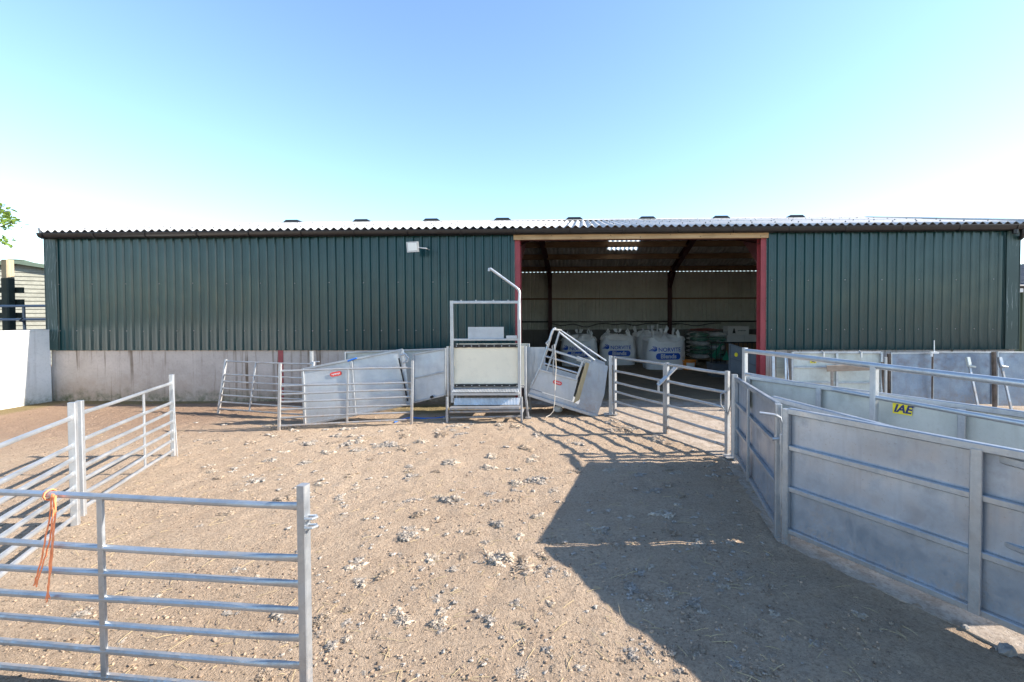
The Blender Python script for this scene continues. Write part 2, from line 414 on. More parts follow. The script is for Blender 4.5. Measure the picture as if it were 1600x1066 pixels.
# ------------------------------------------------------------------ ground
def span(a, b, st):
    n = int((b-a)/st); return [a+(b-a)*i/n for i in range(n+1)]
def gh(x, y):
    e = min(1, max(0, (y-.6)/.6))*min(1, max(0, (9.2-y)/.8))
    k = noise.fractal(V((x*1.1, y*1.1, 3)), 1, 2, 3)*.010+noise.fractal(V((x*6, y*6, 7)), 1, 2, 4)*.012+max(0, noise.fractal(V((x*17, y*17, 1)), 1, 2, 3))*.010
    q = noise.voronoi(V((x*4.2+noise.noise(V((x*3, y*3, 9)))*.8, y*4.2, 0)))[0][0]
    if noise.noise(V((x*.9, y*.9, 21))) > -.15: k -= .016*max(0, 1-q/.32)**1.0
    return k*e
SZ = .014   # top of the concrete slab
P1 = G(954, 650); P2 = G(1147, 718)
pA = G(1153, 722); pB = G(1220, 842)
apron = [(-.9, 8.62), (P1.x-.12, P1.y-.05), (P2.x-.12, P2.y-.03), (pB.x-.05, pB.y-.05)]+[tuple(G(*p))[:2] for p in ((1300, 890), (1400, 937), (1500, 984), (1600, 1034))]+[(2.6, 1.0), (4.5, .4), (16, .4), (16, 8.3), (3.6, 8.46)]
AP = [V((p[0], p[1])) for p in apron]
def apron_d(x, y):
    """distance inside the slab outline (negative outside)"""
    p = V((x, y)); ins = False; dm = 1e9
    for a, b in zip(AP, AP[1:]+AP[:1]):
        if (a.y > y) != (b.y > y) and x < (b.x-a.x)*(y-a.y)/(b.y-a.y)+a.x: ins = not ins
        ab = b-a; t = max(0, min(1, (p-a).dot(ab)/ab.length_squared)); dm = min(dm, (p-a-ab*t).length)
    return dm if ins else -dm
def gs(x, y):
    z = gh(x, y)
    if -1.5 < x < 4.5 and 0 < y < 9.3:
        d = apron_d(x, y)+noise.fractal(V((x*3, y*3, 5)), 1, 2, 3)*.05
        z += .012*max(0, 1-abs(d)/.12)-.05*min(1, max(0, (d-.03)/.12))   # dirt banked along the edge, slab clear beyond it
    return z
gx = [-900, -300, -100, -50, -30, -20, -14, -10.5]+span(-9.5, 4.2, .04)+[5, 8, 14, 22, 40, 100, 300, 900]
gy = [-900, -200, -60, -20, -6, -2, 0]+span(.6, 9.3, .04)+[11, 14, 20, 30, 60, 150, 400, 900]
gv = [V((x, y, gs(x, y))) for y in gy for x in gx]; nx = len(gx)
kind(obj('ground', MB().add(gv, [(j*nx+i, j*nx+i+1, (j+1)*nx+i+1, (j+1)*nx+i) for j in range(len(gy)-1) for i in range(nx-1)]), SOIL, ang=180), 'structure')
kind(obj('concrete_apron', MB().plate([V((p[0], p[1], SZ)) for p in apron[::-1]], (0, 0, -1), .12), SLAB), 'structure')

# ------------------------------------------------------------------ barn (local frame: x along the front, y into the barn)
BO = V((0, 8.57, 0)); BA = math.atan(-.03); BR = Matrix.Rotation(BA, 3, 'Z')
def BW(x, y, z): return BO+BR @ V((x, y, z))
XL, XR, DP = -10.10, 8.19, 9.28
FR = [-10.05, -5.53, -.945, 3.64, 8.14]
EZ, SLOPE = 3.285, .222
ZB = 1.01
barn = thing('barn', 'long low green sheeted steel barn with open bay and pale corrugated roof', 'barn', BO, BA)
def bobj(name, mb, mat, parent=barn, **k): return obj(name, mb, mat, parent, local=True, **k)
def rz_(y): return EZ+SLOPE*(min(y, DP-y)+.15)

def clad_strip(p0, p1, z0, z1, out, off=0.0, x_phase=0):
    """box profile sheeting from p0 to p1 (2D), ribs stand out along `out`"""
    p0, p1 = V((*p0, 0)), V((*p1, 0)); L_ = (p1-p0).length; ax = (p1-p0).normalized(); out = V((*out, 0))
    P = .1667; prof = []
    k = 0
    while k*P < L_:
        b = k*P
        for dx, h in ((.0, 0), (.012, .0), (.030, .030), (.060, .030), (.078, 0), (.104, 0), (.109, .0035), (.121, .0035), (.126, 0), (.1290, 0), (.134, .0035), (.146, .0035), (.151, 0)):
            if b+dx < L_: prof.append((b+dx, h))
        k += 1
    prof.append((L_, 0))
    vs = []
    for z in (z0, z1):
        vs += [p0+ax*t+out*(h+off)+V((0, 0, z)) for t, h in prof]
    n_ = len(prof)
    return MB().add(vs, [(i, i+1, n_+i+1, n_+i) for i in range(n_-1)])
def clad(p0, p1, z0, z1, out, mat=CLAD):
    c = bobj('cladding', clad_strip(p0, p1, z0, z1, out), mat, ang=20)
    bobj('liner', clad_strip(p0, p1, z0, z1, out, -.004), LINER, c, ang=20)
ZT = 3.24
clad((XL+.12, -.005), (FR[2]-.05, -.005), ZB-.02, ZT, (0, -1))
clad((FR[3]+.05, -.005), (XR-.12, -.005), ZB-.02, ZT, (0, -1))
clad((XL, DP), (XR, DP), ZB, 3.294, (0, 1))
for xs, sg in ((XL, -1), (XR, 1)):
    clad((xs, 0), (xs, DP), ZB-.02, 3.3, (sg, 0))
    g_ = MB(); g_.plate([(xs, 0, 3.3), (xs, DP, 3.3), (xs, DP/2, rz_(DP/2)-.05)], (sg, 0, 0), .02); bobj('gable_panel', g_, CLAD)
for xs, sg in ((XL, -1), (XR, 1)):
    f_ = MB(); f_.box((xs-sg*.10, -.042, (ZB+ZT)/2-.01), (.22, .012, ZT-ZB)); f_.box((xs+sg*.04, .1, (ZB+ZT)/2-.01), (.012, .27, ZT-ZB)); bobj('corner_flashing', f_, FLASH)
# concrete base walls
def cwall(x0, x1, y0, y1, z1, mat=CONC): bobj('concrete_wall', MB().box(((x0+x1)/2, (y0+y1)/2, z1/2-.1), (x1-x0, y1-y0, z1+.2)), mat)
cwall(XL, FR[1]-.05, .012, .20, ZB-.004); cwall(FR[1]+.05, FR[2]-.05, .012, .20, ZB-.004); cwall(FR[3]+.06, XR, .012, .20, ZB-.004)
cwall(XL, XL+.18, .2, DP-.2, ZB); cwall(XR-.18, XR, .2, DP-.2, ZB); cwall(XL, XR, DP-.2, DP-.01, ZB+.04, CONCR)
# steel frames
def ibeam(mb, p0, p1, w_, d_, n, t=.012):
    """I section: flange width w, depth d along n"""
    p0, p1, n = V(p0), V(p1), V(n); ax = (p1-p0).normalized(); n = (n-ax*n.dot(ax)).normalized()
    for s_ in (-1, 1): mb.bar(p0+n*s_*(d_/2-t/2), p1+n*s_*(d_/2-t/2), w_, t, n, .001)
    mb.bar(p0, p1, t*.8, d_-2*t, n, .001)
for i, x in enumerate(FR):
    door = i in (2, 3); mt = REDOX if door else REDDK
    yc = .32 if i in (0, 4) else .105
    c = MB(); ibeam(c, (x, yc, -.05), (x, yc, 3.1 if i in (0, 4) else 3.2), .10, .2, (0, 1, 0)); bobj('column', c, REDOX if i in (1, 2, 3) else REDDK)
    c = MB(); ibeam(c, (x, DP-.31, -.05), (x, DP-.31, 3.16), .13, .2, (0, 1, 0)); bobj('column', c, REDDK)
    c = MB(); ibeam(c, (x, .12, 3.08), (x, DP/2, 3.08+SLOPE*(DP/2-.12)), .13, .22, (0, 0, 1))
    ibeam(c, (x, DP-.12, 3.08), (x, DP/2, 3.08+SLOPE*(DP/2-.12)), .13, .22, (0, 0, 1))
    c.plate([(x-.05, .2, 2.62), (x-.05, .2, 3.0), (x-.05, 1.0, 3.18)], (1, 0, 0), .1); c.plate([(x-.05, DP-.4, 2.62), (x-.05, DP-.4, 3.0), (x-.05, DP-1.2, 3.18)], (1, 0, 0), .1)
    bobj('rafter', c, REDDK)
for y in (.55, 1.75, 2.95, 4.15, DP-4.15, DP-3.15, DP-2.02, DP-.7):
    bobj('purlin', MB().bar((XL+.05, y, rz_(y)-.125), (XR-.05, y, rz_(y)-.125), .07, .18, (0, 0, 1)), TIMBERD)
lt = bobj('door_lintel', MB().bar((FR[2]-.06, -.045, 3.115), (FR[3]+.06, -.045, 3.115), .05, .11, (0, 0, 1)), TIMBER)
for k in range(9): bobj('bolt', MB().tube([(FR[2]+.1+k*.55, -.0695, 3.09+.04*(k % 2)), (FR[2]+.1+k*.55, -.0735, 3.09+.04*(k % 2))], .009, 8), RUST, lt)
bobj('sheeting_rail', MB().bar((FR[2]-.02, .06, 3.095), (FR[3]+.02, .06, 3.095), .06, .08, (0, 0, 1)), REDDK)
for z in (1.36, 2.25): bobj('sheeting_rail', MB().bar((XL+.3, DP-.1, z), (XR-.3, DP-.1, z), .09 if z < 2 else .05, .05, (0, 0, 1)), TIMBERD if z > 2 else BLACKP)
# roof sheets
def corr(x0, x1, ya, yb, lift=0, th=.007):
    P, A, sg = .146, .024, 6
    n_ = int((x1-x0)/P*sg); xs = [x0+(x1-x0)*i/n_ for i in range(n_+1)]; mb = MB(); vs = []
    for y in (ya, yb):
        for dz in (0, -th):
            vs += [(x, y, rz_(y)+lift+dz+A*math.sin(2*math.pi*(x-XL)/P)) for x in xs]
    m_ = n_+1; fs = []
    for i in range(n_):
        fs += [(i, i+1, 2*m_+i+1, 2*m_+i), (m_+i+1, m_+i, 3*m_+i, 3*m_+i+1), (i+1, i, m_+i, m_+i+1), (2*m_+i, 2*m_+i+1, 3*m_+i+1, 3*m_+i)]
    fs += [(0, 2*m_, 3*m_, m_), (n_, m_+n_, 3*m_+n_, 2*m_+n_)]
    return mb.add(vs, fs)
RX0, RX1 = XL+.02, XR+.07
SK0, SK1 = XL+.146*77, XL+.146*84
mid = DP/2
SKS = [(XL+.146*k, XL+.146*(k+7)) for k in (12, 44, 77, 114)]  # rooflights in the other bays are unseen, added to brighten the interior
rf = corr(RX0, RX1, -.15, 2.45); r2 = corr(RX0, RX1, 2.3, mid-.03, .010); rf.add(r2.v, r2.f)
for a, b, ya, yb, lf in [(RX0, RX1, 6.95, DP+.05, 0)]+[(p, q_, mid+.03, 7.1, .010) for p, q_ in zip([RX0]+[k[1] for k in SKS], [k[0] for k in SKS]+[RX1])]:
    q = corr(a, b, ya, yb, lf); rf.add(q.v, q.f)
for p, q_ in SKS:
    q = corr(p, q_, mid+.03, 5.85, .010); rf.add(q.v, q.f)
roof = bobj('roof', rf, ROOF, ang=60)
for p, q_ in SKS: bobj('skylight_some_added', corr(p+.002, q_-.002, 5.85, 7.1, .010, .003), SKYL, roof, ang=60)
rd = MB(); 
for k in range(14):
    x0 = RX0+(RX1-RX0)*k/14; x1 = RX0+(RX1-RX0)*(k+1)/14+.02; ZR = rz_(mid)+.03
    rd.add([(x0, mid-.3, ZR-.062), (x1, mid-.3, ZR-.062), (x0, mid-.06, ZR+.012), (x1, mid-.06, ZR+.012), (x0, mid+.06, ZR+.012), (x1, mid+.06, ZR+.012), (x0, mid+.3, ZR-.062), (x1, mid+.3, ZR-.062)],
           [(0, 1, 3, 2), (2, 3, 5, 4), (4, 5, 7, 6)])
bobj('ridge_cap', rd, ROOF, roof)
for px in (455, 565.5, 676, 787, 898, 1010, 1122, 1235):
    X = (px-PPX)/FPX*13.2-.14; zr = rz_(mid)+.02
    vb = MB().plate([(X-.25, mid-.16, zr), (X+.25, mid-.16, zr), (X+.17, mid-.16, zr+.065), (X-.17, mid-.16, zr+.065)], (0, 1, 0), .32)
    bobj('ridge_vent', vb, BLACKP, roof)
bl_ = MB()
for y in (.25, 1.5, 2.4, 3.6, 4.3):
    for k in range(0, 126, 3): bl_.ball((XL+.146*(k+.25), y, rz_(y)+.034), .016, sub=1)
kind(bobj('fixing_bolts', bl_, GREYPAINT, roof), 'stuff')
for s_, x in ((-1, RX0), (1, RX1)):
    q = MB()
    for ya, yb in ((-.15, mid), (DP+.05, mid)): q.bar((x, ya, rz_(ya)+.01), (x, yb, rz_(yb)+.01), .05, .10, (0, 0, 1))
    bobj('bargeboard', q, ROOF, roof)
# gutter
g_ = MB(); seg = 10; prof = [(-.145+.065*math.cos(math.pi*(1+j/seg)), 3.235+.085*math.sin(math.pi*(1+j/seg))) for j in range(seg+1)]
gx0, gx1 = XL+.03, XR+.24; vs = [(x, y, z) for x in (gx0, gx1) for y, z in prof]; m_ = seg+1
g_.add(vs, [(i, i+1, m_+i+1, m_+i) for i in range(seg)]+[tuple(range(m_)), tuple(range(2*m_-1, m_-1, -1))])
g_.bar((gx0, -.21, 3.236), (gx1, -.21, 3.236), .016, .012, (0, 0, 1)); gutter = bobj('gutter', g_, BLACKP, ang=50)
x = gx0+.1
while x < gx1:
    b = MB().tube([(x, -.145+.071*math.cos(math.pi*(1+j/seg)), 3.235+.091*math.sin(math.pi*(1+j/seg))) for j in range(seg+1)], .011, 6); bobj('gutter_bracket', b, BLACKP, gutter); x += 1.0
bobj('fascia', MB().box(((XL+XR)/2, -.062, 3.20), (XR-XL+.1, .02, .10)), BLACKP)
dpipe = MB().tube([(XR-.02, -.145, 3.16), (XR-.02, -.145, 3.08), (XR-.0, -.10, 3.03), (XR+.06, .0, 3.02), (XR+.10, .12, 2.98), (XR+.10, .16, 2.8), (XR+.10, .16, .1)], .038, 12)
dpipe.tube([(XR-.16, -.145, 3.16), (XR-.16, -.145, 3.085)], .045, 12); bobj('downpipe', dpipe, BLACKP)
# sheet fixings
fx = MB()
for a, b in ((XL+.12, FR[2]-.05), (FR[3]+.05, XR-.12)):
    k = 0
    while a+k*.1667+.11 < b:
        for z in (1.37, 2.28):
            if (z < 2 and k % 2 == 0) or (z > 2 and k % 4 == 0): fx.ball((a+k*.1667+.095, -.012, z+random.uniform(-.008, .008)), .008, (1, .6, 1), sub=1)
        k += 1
kind(bobj('sheet_fixings', fx, GALVD), 'stuff')
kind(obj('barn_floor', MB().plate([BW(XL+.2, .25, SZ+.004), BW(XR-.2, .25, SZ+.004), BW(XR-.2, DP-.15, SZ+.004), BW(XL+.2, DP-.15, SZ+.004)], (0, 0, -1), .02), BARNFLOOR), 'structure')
# cable looping along the back wall
cb = MB()
for a, b, s_ in ((-.9, 1.2, .16), (1.2, 3.0, .10), (3.0, 5.6, .12)):
    cb.tube([(a+(b-a)*t/12, DP-.26, 1.30-s_*4*(t/12)*(1-t/12)*(.6+.4*math.sin(t))) for t in range(13)], .014, 6)
bobj('water_pipe', cb, BLACKP)

# floodlight
fl = thing('floodlight', 'pale square floodlight under the gutter on green sheeting', 'floodlight', D(645, 392, 8.3))
a, b = D(636, 378, 8.30), D(654, 394, 8.30); cx = (a+b)/2; hw, hh = (b.x-a.x)/2, (a.z-b.z)/2
mt_ = Matrix.Rotation(rad(-3), 3, 'Y') @ Matrix.Rotation(rad(6), 3, 'X')
obj('housing', MB().box(cx, (2*hw, .05, 2*hh), mt_), GALVN, fl)
obj('lens', MB().box(cx+V((0, -.027, 0)), (1.5*hw, .006, 1.45*hh), mt_), LENS, fl)
obj('bracket', MB().tube([cx+V((hw*.9, .0, -.01)), cx+V((hw+.06, .02, -.02)), cx+V((hw+.12, .05, -.02)), cx+V((hw+.13, .22, -.02))], .012, 8), GALV, fl)

# ------------------------------------------------------------------ builders for the metalwork
RZ7 = (.07, .184, .30, .414, .528, .641, .865)
def hurdle(label, a, b, h=.955, rails=RZ7, braces=(.5,), lean=(0, 0, 0), mat=GALV, pw=.040, rr=.0165, name='sheep_hurdle', cat='hurdle', group='galvanised sheep hurdles', sag=.004, z0=0, feet=True, top_tube=None):
    a, b = V(a), V(b); lean = V(lean); a.z = b.z = z0
    ax = (b-a).normalized(); n = V((ax.y, -ax.x, 0))
    if n.y > 0: n = -n
    P = lambda u, z: a+(b-a)*u+lean*(z/h)+V((0, 0, z))
    t = thing(name, label, cat, (a+b)/2, 0, group)
    for u in (0, 1):
        obj('post', MB().bar(P(u, -.02), P(u, h), pw, pw, n, .004), mat, t)
    for k, z in enumerate(rails):
        pts, rs = [], []
        L_ = (b-a).length; r_ = (top_tube or rr) if k == len(rails)-1 else rr
        ph = random.random()*6
        for u, fl_ in ((.0, 1), (.02, 1), (.055, .4), (.085, 0), (.25, 0), (.4, 0), (.5, 0), (.6, 0), (.75, 0), (.915, 0), (.945, .4), (.98, 1), (1, 1)):
            pts.append(P(u, z+sag*math.sin(u*5+ph))); rs.append((r_*(1+.22*fl_), r_*(1-.52*fl_)))
        obj('rail', MB().tube(pts, r_, 10, rs, n), mat, t)
    for u in braces:
        obj('brace', MB().bar(P(u, rails[0]-.012)+n*.006, P(u, rails[-1]-.002)+n*.006, .028, .014, n, .002), mat, t)
    t['_'] = 0; del t['_']
    return t, P, n

def sheeted(label, bl, br, tl, tr, n, name='sheeted_gate', cat='gate', group='sheeted galvanised gates', posts=(0, .5, 1), rails=(.0, .33, .66, 1), fw=.042, mat=GALV, smat=SHEET, ext=0.0, sheet_u=(0, 1)):
    """flat sheeted panel with a box frame on the side of n; corners are world points"""
    bl, br, tl, tr, n = V(bl), V(br), V(tl), V(tr), V(n).normalized()
    P = lambda u, v: (bl*(1-u)+br*u)*(1-v)+(tl*(1-u)+tr*u)*v
    t = thing(name, label, cat, V(((bl.x+br.x)/2, (bl.y+br.y)/2, 0)), 0, group)
    # a dented sheet with real thickness
    nu, nv = 30, 14; vs = []; sd_ = random.random()*40
    for s_ in (0, -.003):
        for j in range(nv+1):
            for i in range(nu+1):
                u, v = i/nu, j/nv; q = P(u, v); e = min(1, 6*min(u, 1-u))*min(1, 5*min(v, 1-v))
                vs.append(q+n*(s_+.006*e*noise.fractal(V((u*3+sd_, v*2, 0)), 1, 2, 3)))
    m_ = (nu+1)*(nv+1); fs = []
    for j in range(nv):
        for i in range(nu):
            k = j*(nu+1)+i; fs += [(k, k+1, k+nu+2, k+nu+1), (m_+k+1, m_+k, m_+k+nu+1, m_+k+nu+2)]
    obj('sheet', MB().add(vs, fs), smat, t, ang=60)
    o = n*(fw/2+.001)
    ax = (br-bl).normalized(); up = (tl-bl).normalized()
    for v in rails:
        w_ = fw if v in (0, 1) else fw*.8
        oo = n*(w_*.45+.001)
        s0 = posts[0]; s1 = posts[-1]
        obj('rail', MB().bar(P(0, v)+oo+ax*fw*.5, P(1, v)+oo-ax*fw*.5, w_, w_*.9, n), mat, t)
    for u in posts:
        edge = u in (0, 1)
        obj('post', MB().bar(P(u, 0)+n*(fw/2+(.001 if edge else fw*.32))-up*(ext if edge else 0), P(u, 1)+n*(fw/2+(.001 if edge else fw*.32))+up*(.012 if edge else -.01), fw if edge else fw*1.1, fw if edge else fw*.55, n), mat, t)
    return t, P

# ------------------------------------------------------------------ foreground hurdle and hurdles on the left
Y0 = 1.93
a = D(0, 780, 2.08); b = D(474, 780, Y0); a.z = b.z = 0; dr = (a-b).normalized(); a = b+dr*1.86
fh, FP, fn = hurdle('nearest galvanised hurdle with orange twine tied to its top rail', a, b, .953, [ZA(474, y, Y0) for y in (1083, 1040.5, 998, 956, 914, 872.5, 790)], (.48,), mat=GALV, pw=.039, rr=.0145)
for z in (ZA(474, 807, Y0), ZA(474, 821, Y0)):
    q = b+V((0, 0, z)); lug = MB(); lug.tube([q+V((.018, .006, 0)), q+V((.05, .006, .001)), q+V((.062, -.008, .001)), q+V((.05, -.024, 0)), q+V((.018, -.024, 0))], .006, 8); obj('latch_lug', lug, GALVN, fh)
# orange twine round the top rail
Yt = FP(.5, .86).y
kx = D(80, 768, 2.055); tw = MB()
for k in range(2):
    r_ = .021+.003*k; c = V((kx.x-.01+.007*k, FP(.35, .8).y, FP(.35, .865).z))
    c = V((kx.x-.012+.008*k, 2.055, ZA(80, 773, 2.055)))
    tw.tube([c+V((.003*math.sin(j), r_*math.cos(j*.63), r_*math.sin(j*.63))) for j in range(11)], .003, 6)
for pts in (((84, 772), (83, 800), (80, 832), (72, 868), (62, 895), (57, 917)), ((86, 774), (86, 805), (84, 835), (79, 870), (76, 905), (75, 928)), ((82, 772), (76, 815), (68, 860), (58, 900), (53, 915)), ((88, 775), (85, 812), (82, 850), (80, 890), (73, 932))):
    p3 = [D(px, py, 2.02+.006*math.sin(i*2+pts[0][0])) for i, (px, py) in enumerate(pts)]
    sm = []
    for i in range(len(p3)-1):
        for t_ in range(4): sm.append(p3[i].lerp(p3[i+1], t_/4)+V((.0025*math.sin(i*4+t_*1.7+px), 0, 0)))
    sm.append(p3[-1]); tw.tube(sm, .0034, 6)
for k in range(14):
    e = D(75+random.uniform(-2, 2), 928, 2.02); tw.tube([e, e+V((random.uniform(-.012, .012), random.uniform(-.01, .01), -random.uniform(.015, .04)))], .0012, 4)
obj('baler_twine', tw, TWINE); tag(bpy.data.objects['baler_twine'], 'orange baler twine looped over the nearest hurdle top rail', 'twine')

hA, hB, hC = G(271, 712), G(129, 807), G(118, 820)
h1, hp1, hn1 = hurdle('bright galvanised hurdle running away towards the white wall, farther of the left pair', hB, hA, .97, RZ7, (.62,), mat=GALVN, pw=.042)
obj('pin_rod', MB().tube([hA+V((.03, -.02, .8)), hA+V((.10, -.06, 0))], .006, 6), GALV, h1)
q = G(0, 905, .05); dr = V((q.x-hC.x, q.y-hC.y, 0)).normalized()
hurdle('bright galvanised hurdle leaving the photo at left, nearer of the left pair', hC+dr*1.86, hC, .985, RZ7, (.38,), mat=GALVN, pw=.046)

# hurdles stood by the ramp
a = G(341, 646); b0 = G(474, 655); dr = (b0-a).normalized()
hurdle('leaning galvanised hurdle propped back by the red barn column', a, a+dr*1.85, .90, RZ7, (.36,), lean=(.0, .20, 0), mat=GALVD, pw=.036, rr=.014)
hurdle('dirty galvanised hurdle standing in front of the sheeted race side', G(436, 673), G(643, 663), .97, RZ7, (.5,), lean=(.02, .02, 0), mat=GALVD, pw=.038, rr=.0145)

# ------------------------------------------------------------------ sheep race and handling machine
nF = V((0, -1, 0))
Yl, Yr = 6.95, 7.22
bl, br, tl, tr = D(477, 664, Yl), D(641, 631, Yr), D(474, 577, Yl+.03), D(631, 546, Yr+.03)
n_ = V((br-bl).cross(tl-bl)); n_ = -n_ if n_.y > 0 else n_
t, P = sheeted('tilted sheeted race side with red oval sticker behind the dirty hurdle', bl, br, tl, tr, n_, 'sheeted_hurdle', 'sheeted hurdle', 'race panels beside the machine', posts=(0, .47, .955), rails=(0, 1), fw=.034, smat=SHEETW)
nn = n_.normalized()
sticker(t, P(.31, .84)+nn*.009, br-bl, nn, .17, .07, 'sheep', STRED, BAGTXT, .045, .035, 0, .0) if False else None
stk = sticker(t, P(.31, .80)+nn*.009, br-bl, nn, .17, .068, None, STRED, r=.034)
ln = MB()
for i in range(7): ln.box((-.055+i*.018, .002*(-1)**i, .0026), (.011, .024 if i % 2 else .018, .001))
obj('lettering', xf(ln, frame_m(P(.31, .80)+nn*.009, br-bl, nn)), BAGTXT, stk)
hk = MB()
c = P(1, .78)+nn*.04
hk.tube([c+V((-.06, 0, .10)), c+V((.02, -.02, .12)), c+V((.07, -.02, .06)), c+V((.05, -.02, 0)), c+V((-.02, -.01, -.02))], .014, 8); hk.tube([c+V((-.02, 0, .14)), c+V((.03, 0, .02))], .02, 8)
obj('latch', hk, GALVN, t)
obj('blue_tie', MB().tube([P(.44, .985)+nn*.04, P(.48, 1.0)+nn*.045, P(.53, 1.01)+nn*.04], .014, 6), BLUEP, t)
obj('rubber_strip', MB().bar(P(.945, .86)+nn*.045, P(.985, .06)+nn*.045, .02, .02, nn), RUBBER, t)
# far side of the race
bl, br, tl, tr = D(540, 632, 7.9), D(704, 618, 7.95), D(540, 551, 7.9), D(704, 545, 7.95)
sheeted('pale race side standing behind the tilted one against the concrete', bl, br, tl, tr, nF, 'sheeted_hurdle', 'sheeted hurdle', 'race panels beside the machine', posts=(0, 1), rails=(1,), fw=.03, smat=SHEETP)
pp = thing('race_post', 'short galvanised post with latch behind the race panels', 'post', G(489, 640))
pb = G(489, 640); obj('upright', MB().bar(pb, V((pb.x-.01, pb.y, ZA(488, 549, pb.y))), .05, .05), GALVN, pp)
obj('latch', MB().tube([V((pb.x, pb.y-.03, ZA(488, 566, pb.y))), V((pb.x+.14, pb.y-.03, ZA(488, 565, pb.y)))], .012, 8), GALVN, pp)
# ramp wing next to the machine
bl, br, tl, tr = D(646, 629, 7.30), D(696, 617, 7.28), D(646, 554, 7.33), D(696, 545, 7.30)
t, P = sheeted('short sheeted wing joining the tilted race side to the machine', bl, br, tl, tr, nF, 'sheeted_hurdle', 'sheeted hurdle', 'race panels beside the machine', posts=(0, 1), rails=(0, .5, 1), fw=.028, smat=SHEETW)
obj('pivot_bolt', MB().tube([P(.6, .03)+V((0, -.02, 0)), P(.6, .03)+V((0, -.07, 0))], .022, 10), RUBBER, t)

# the machine: a turnover / treatment crate with overhead frame and step
YM = 7.25
mc = thing('handling_crate', 'galvanised sheep handling crate with cream side sheet, step and overhead frame', 'handling crate', G(760, 655))
def MX(px): return D(px, 560, YM).x
def MZ(py): return ZA(760, py, YM)
for px in (707.5, 812):
    obj('upright', MB().bar((MX(px), YM-.04, MZ(628)), (MX(px), YM-.04, MZ(470)), .05, .045), GALVN, mc)
top = obj('top_bar', MB().bar((MX(707), YM-.04, MZ(472.5)), (MX(812), YM-.04, MZ(472.5)), .045, .040), GALVN, mc)
for px in (722, 745, 772, 795): obj('bolt', MB().tube([(MX(px), YM-.04, MZ(471)), (MX(px), YM-.04, MZ(469))], .012, 6), GALV, top)
obj('cross_bar', MB().bar((MX(708), YM-.04, MZ(530.5)), (MX(812), YM-.04, MZ(530.5)), .032, .034), GALVN, mc)
obj('back_board', MB().box(((MX(732)+MX(787.5))/2, YM-.015, (MZ(511)+MZ(530))/2), (MX(787.5)-MX(732), .012, MZ(511)-MZ(530))), SHEETW, mc)
obj('tool_tray', MB().box(((MX(792)+MX(808))/2, YM-.03, (MZ(524.5)+MZ(529))/2), (MX(808)-MX(792), .08, MZ(524.5)-MZ(529))), SHEETW, mc)
cs = MB(); cs.box(((MX(703)+MX(819))/2, YM+.0, (MZ(541)+MZ(602))/2), (MX(819)-MX(703), .014, MZ(541)-MZ(602))); obj('side_sheet', cs, CREAM, mc)
obj('side_sheet', MB().box(((MX(703)+MX(819))/2, YM+.62, (MZ(541)+MZ(602))/2), (MX(819)-MX(703), .014, MZ(541)-MZ(602))), CREAM, mc)
def wavy(pyc, hgt):
    q = MB(); xs = [MX(709)+(MX(811)-MX(709))*i/60 for i in range(61)]; vs = []
    for yy in (YM-.016, YM-.026):
        for sg in (-1, 1): vs += [(x, yy, MZ(pyc)+sg*hgt/2+.005*noise.noise(V((x*14, sg, pyc)))) for x in xs]
    for i in range(60):
        for k, (p, r_) in enumerate(((0, 1), (3, 2), (1, 3), (2, 0))): q.f.append((p*61+i, p*61+i+1, r_*61+i+1, r_*61+i)[::-1])
    q.v = vs; return q
for pyc, hgt in ((540.5, .05), (602, .045)):
    s_ = obj('rubber_seal', wavy(pyc, hgt), RUBBER, mc)
    for k in range(9):
        x = MX(714)+(MX(808)-MX(714))*k/8; obj('bolt', MB().tube([(x, YM-.027, MZ(pyc)), (x, YM-.034, MZ(pyc))], .009, 8), GALVN, s_)
for px, sx in ((700, -1), (821, 1)):
    for yy in (YM-.01, YM+.60):
        q = MB().bar((MX(px), yy, MZ(617)), (MX(px), yy, MZ(541)), .035, .035); obj('corner_post', q, GALVN, mc)
    q = MB().bar((MX(px+4*sx), YM+.02, MZ(657)), (MX(px), YM-.01, MZ(617)), .035, .03); q.bar((MX(px+2*sx), YM+.3, MZ(652)), (MX(px), YM-.01, MZ(622)), .03, .025); q.box((MX(px+4*sx), YM+.02, .012), (.09, .09, .02)); obj('leg', q, GALV, mc)
    q = MB().bar((MX(px+3*sx), YM+.60, 0), (MX(px), YM+.60, MZ(617)), .035, .03); obj('leg', q, GALV, mc)
obj('floor_plate', MB().box(((MX(705)+MX(817))/2, YM+.3, MZ(606)), (MX(817)-MX(705), .58, .02)), GALVD, mc)
# steps with ribbed plate
def ribbed(x0, x1, y0, y1, z0_, z1_):
    q = MB(); n = 44; vs = []
    for i in range(n*2+1):
        x = x0+(x1-x0)*i/(2*n); d_ = .008 if i % 2 else 0
        vs += [(x, y0-d_*.5, z0_+d_*.3), (x, y1-d_*.5, z1_+d_*.8)]
    q.add(vs, [(2*i, 2*i+2, 2*i+3, 2*i+1) for i in range(2*n)]); return q
s1 = obj('tread', MB().box(((MX(709)+MX(812))/2, YM-.10, MZ(613)), (MX(812)-MX(709), .16, .035)), GALVN, mc)
obj('grip', ribbed(MX(709), MX(812), YM-.185, YM-.03, MZ(610), MZ(606)), GALVN, s1)
s2 = obj('tread', MB().box(((MX(709)+MX(814))/2, YM-.22, MZ(632.5)), (MX(814)-MX(709), .14, .03)), GALVD, mc)
obj('grip', ribbed(MX(711), MX(812), YM-.10, YM-.06, MZ(631), MZ(621)), GALVN, s2)
obj('step_rail', MB().tube([(MX(708), YM-.24, MZ(638.5)), (MX(816), YM-.24, MZ(637.5))], .022, 10), GALVD, mc)
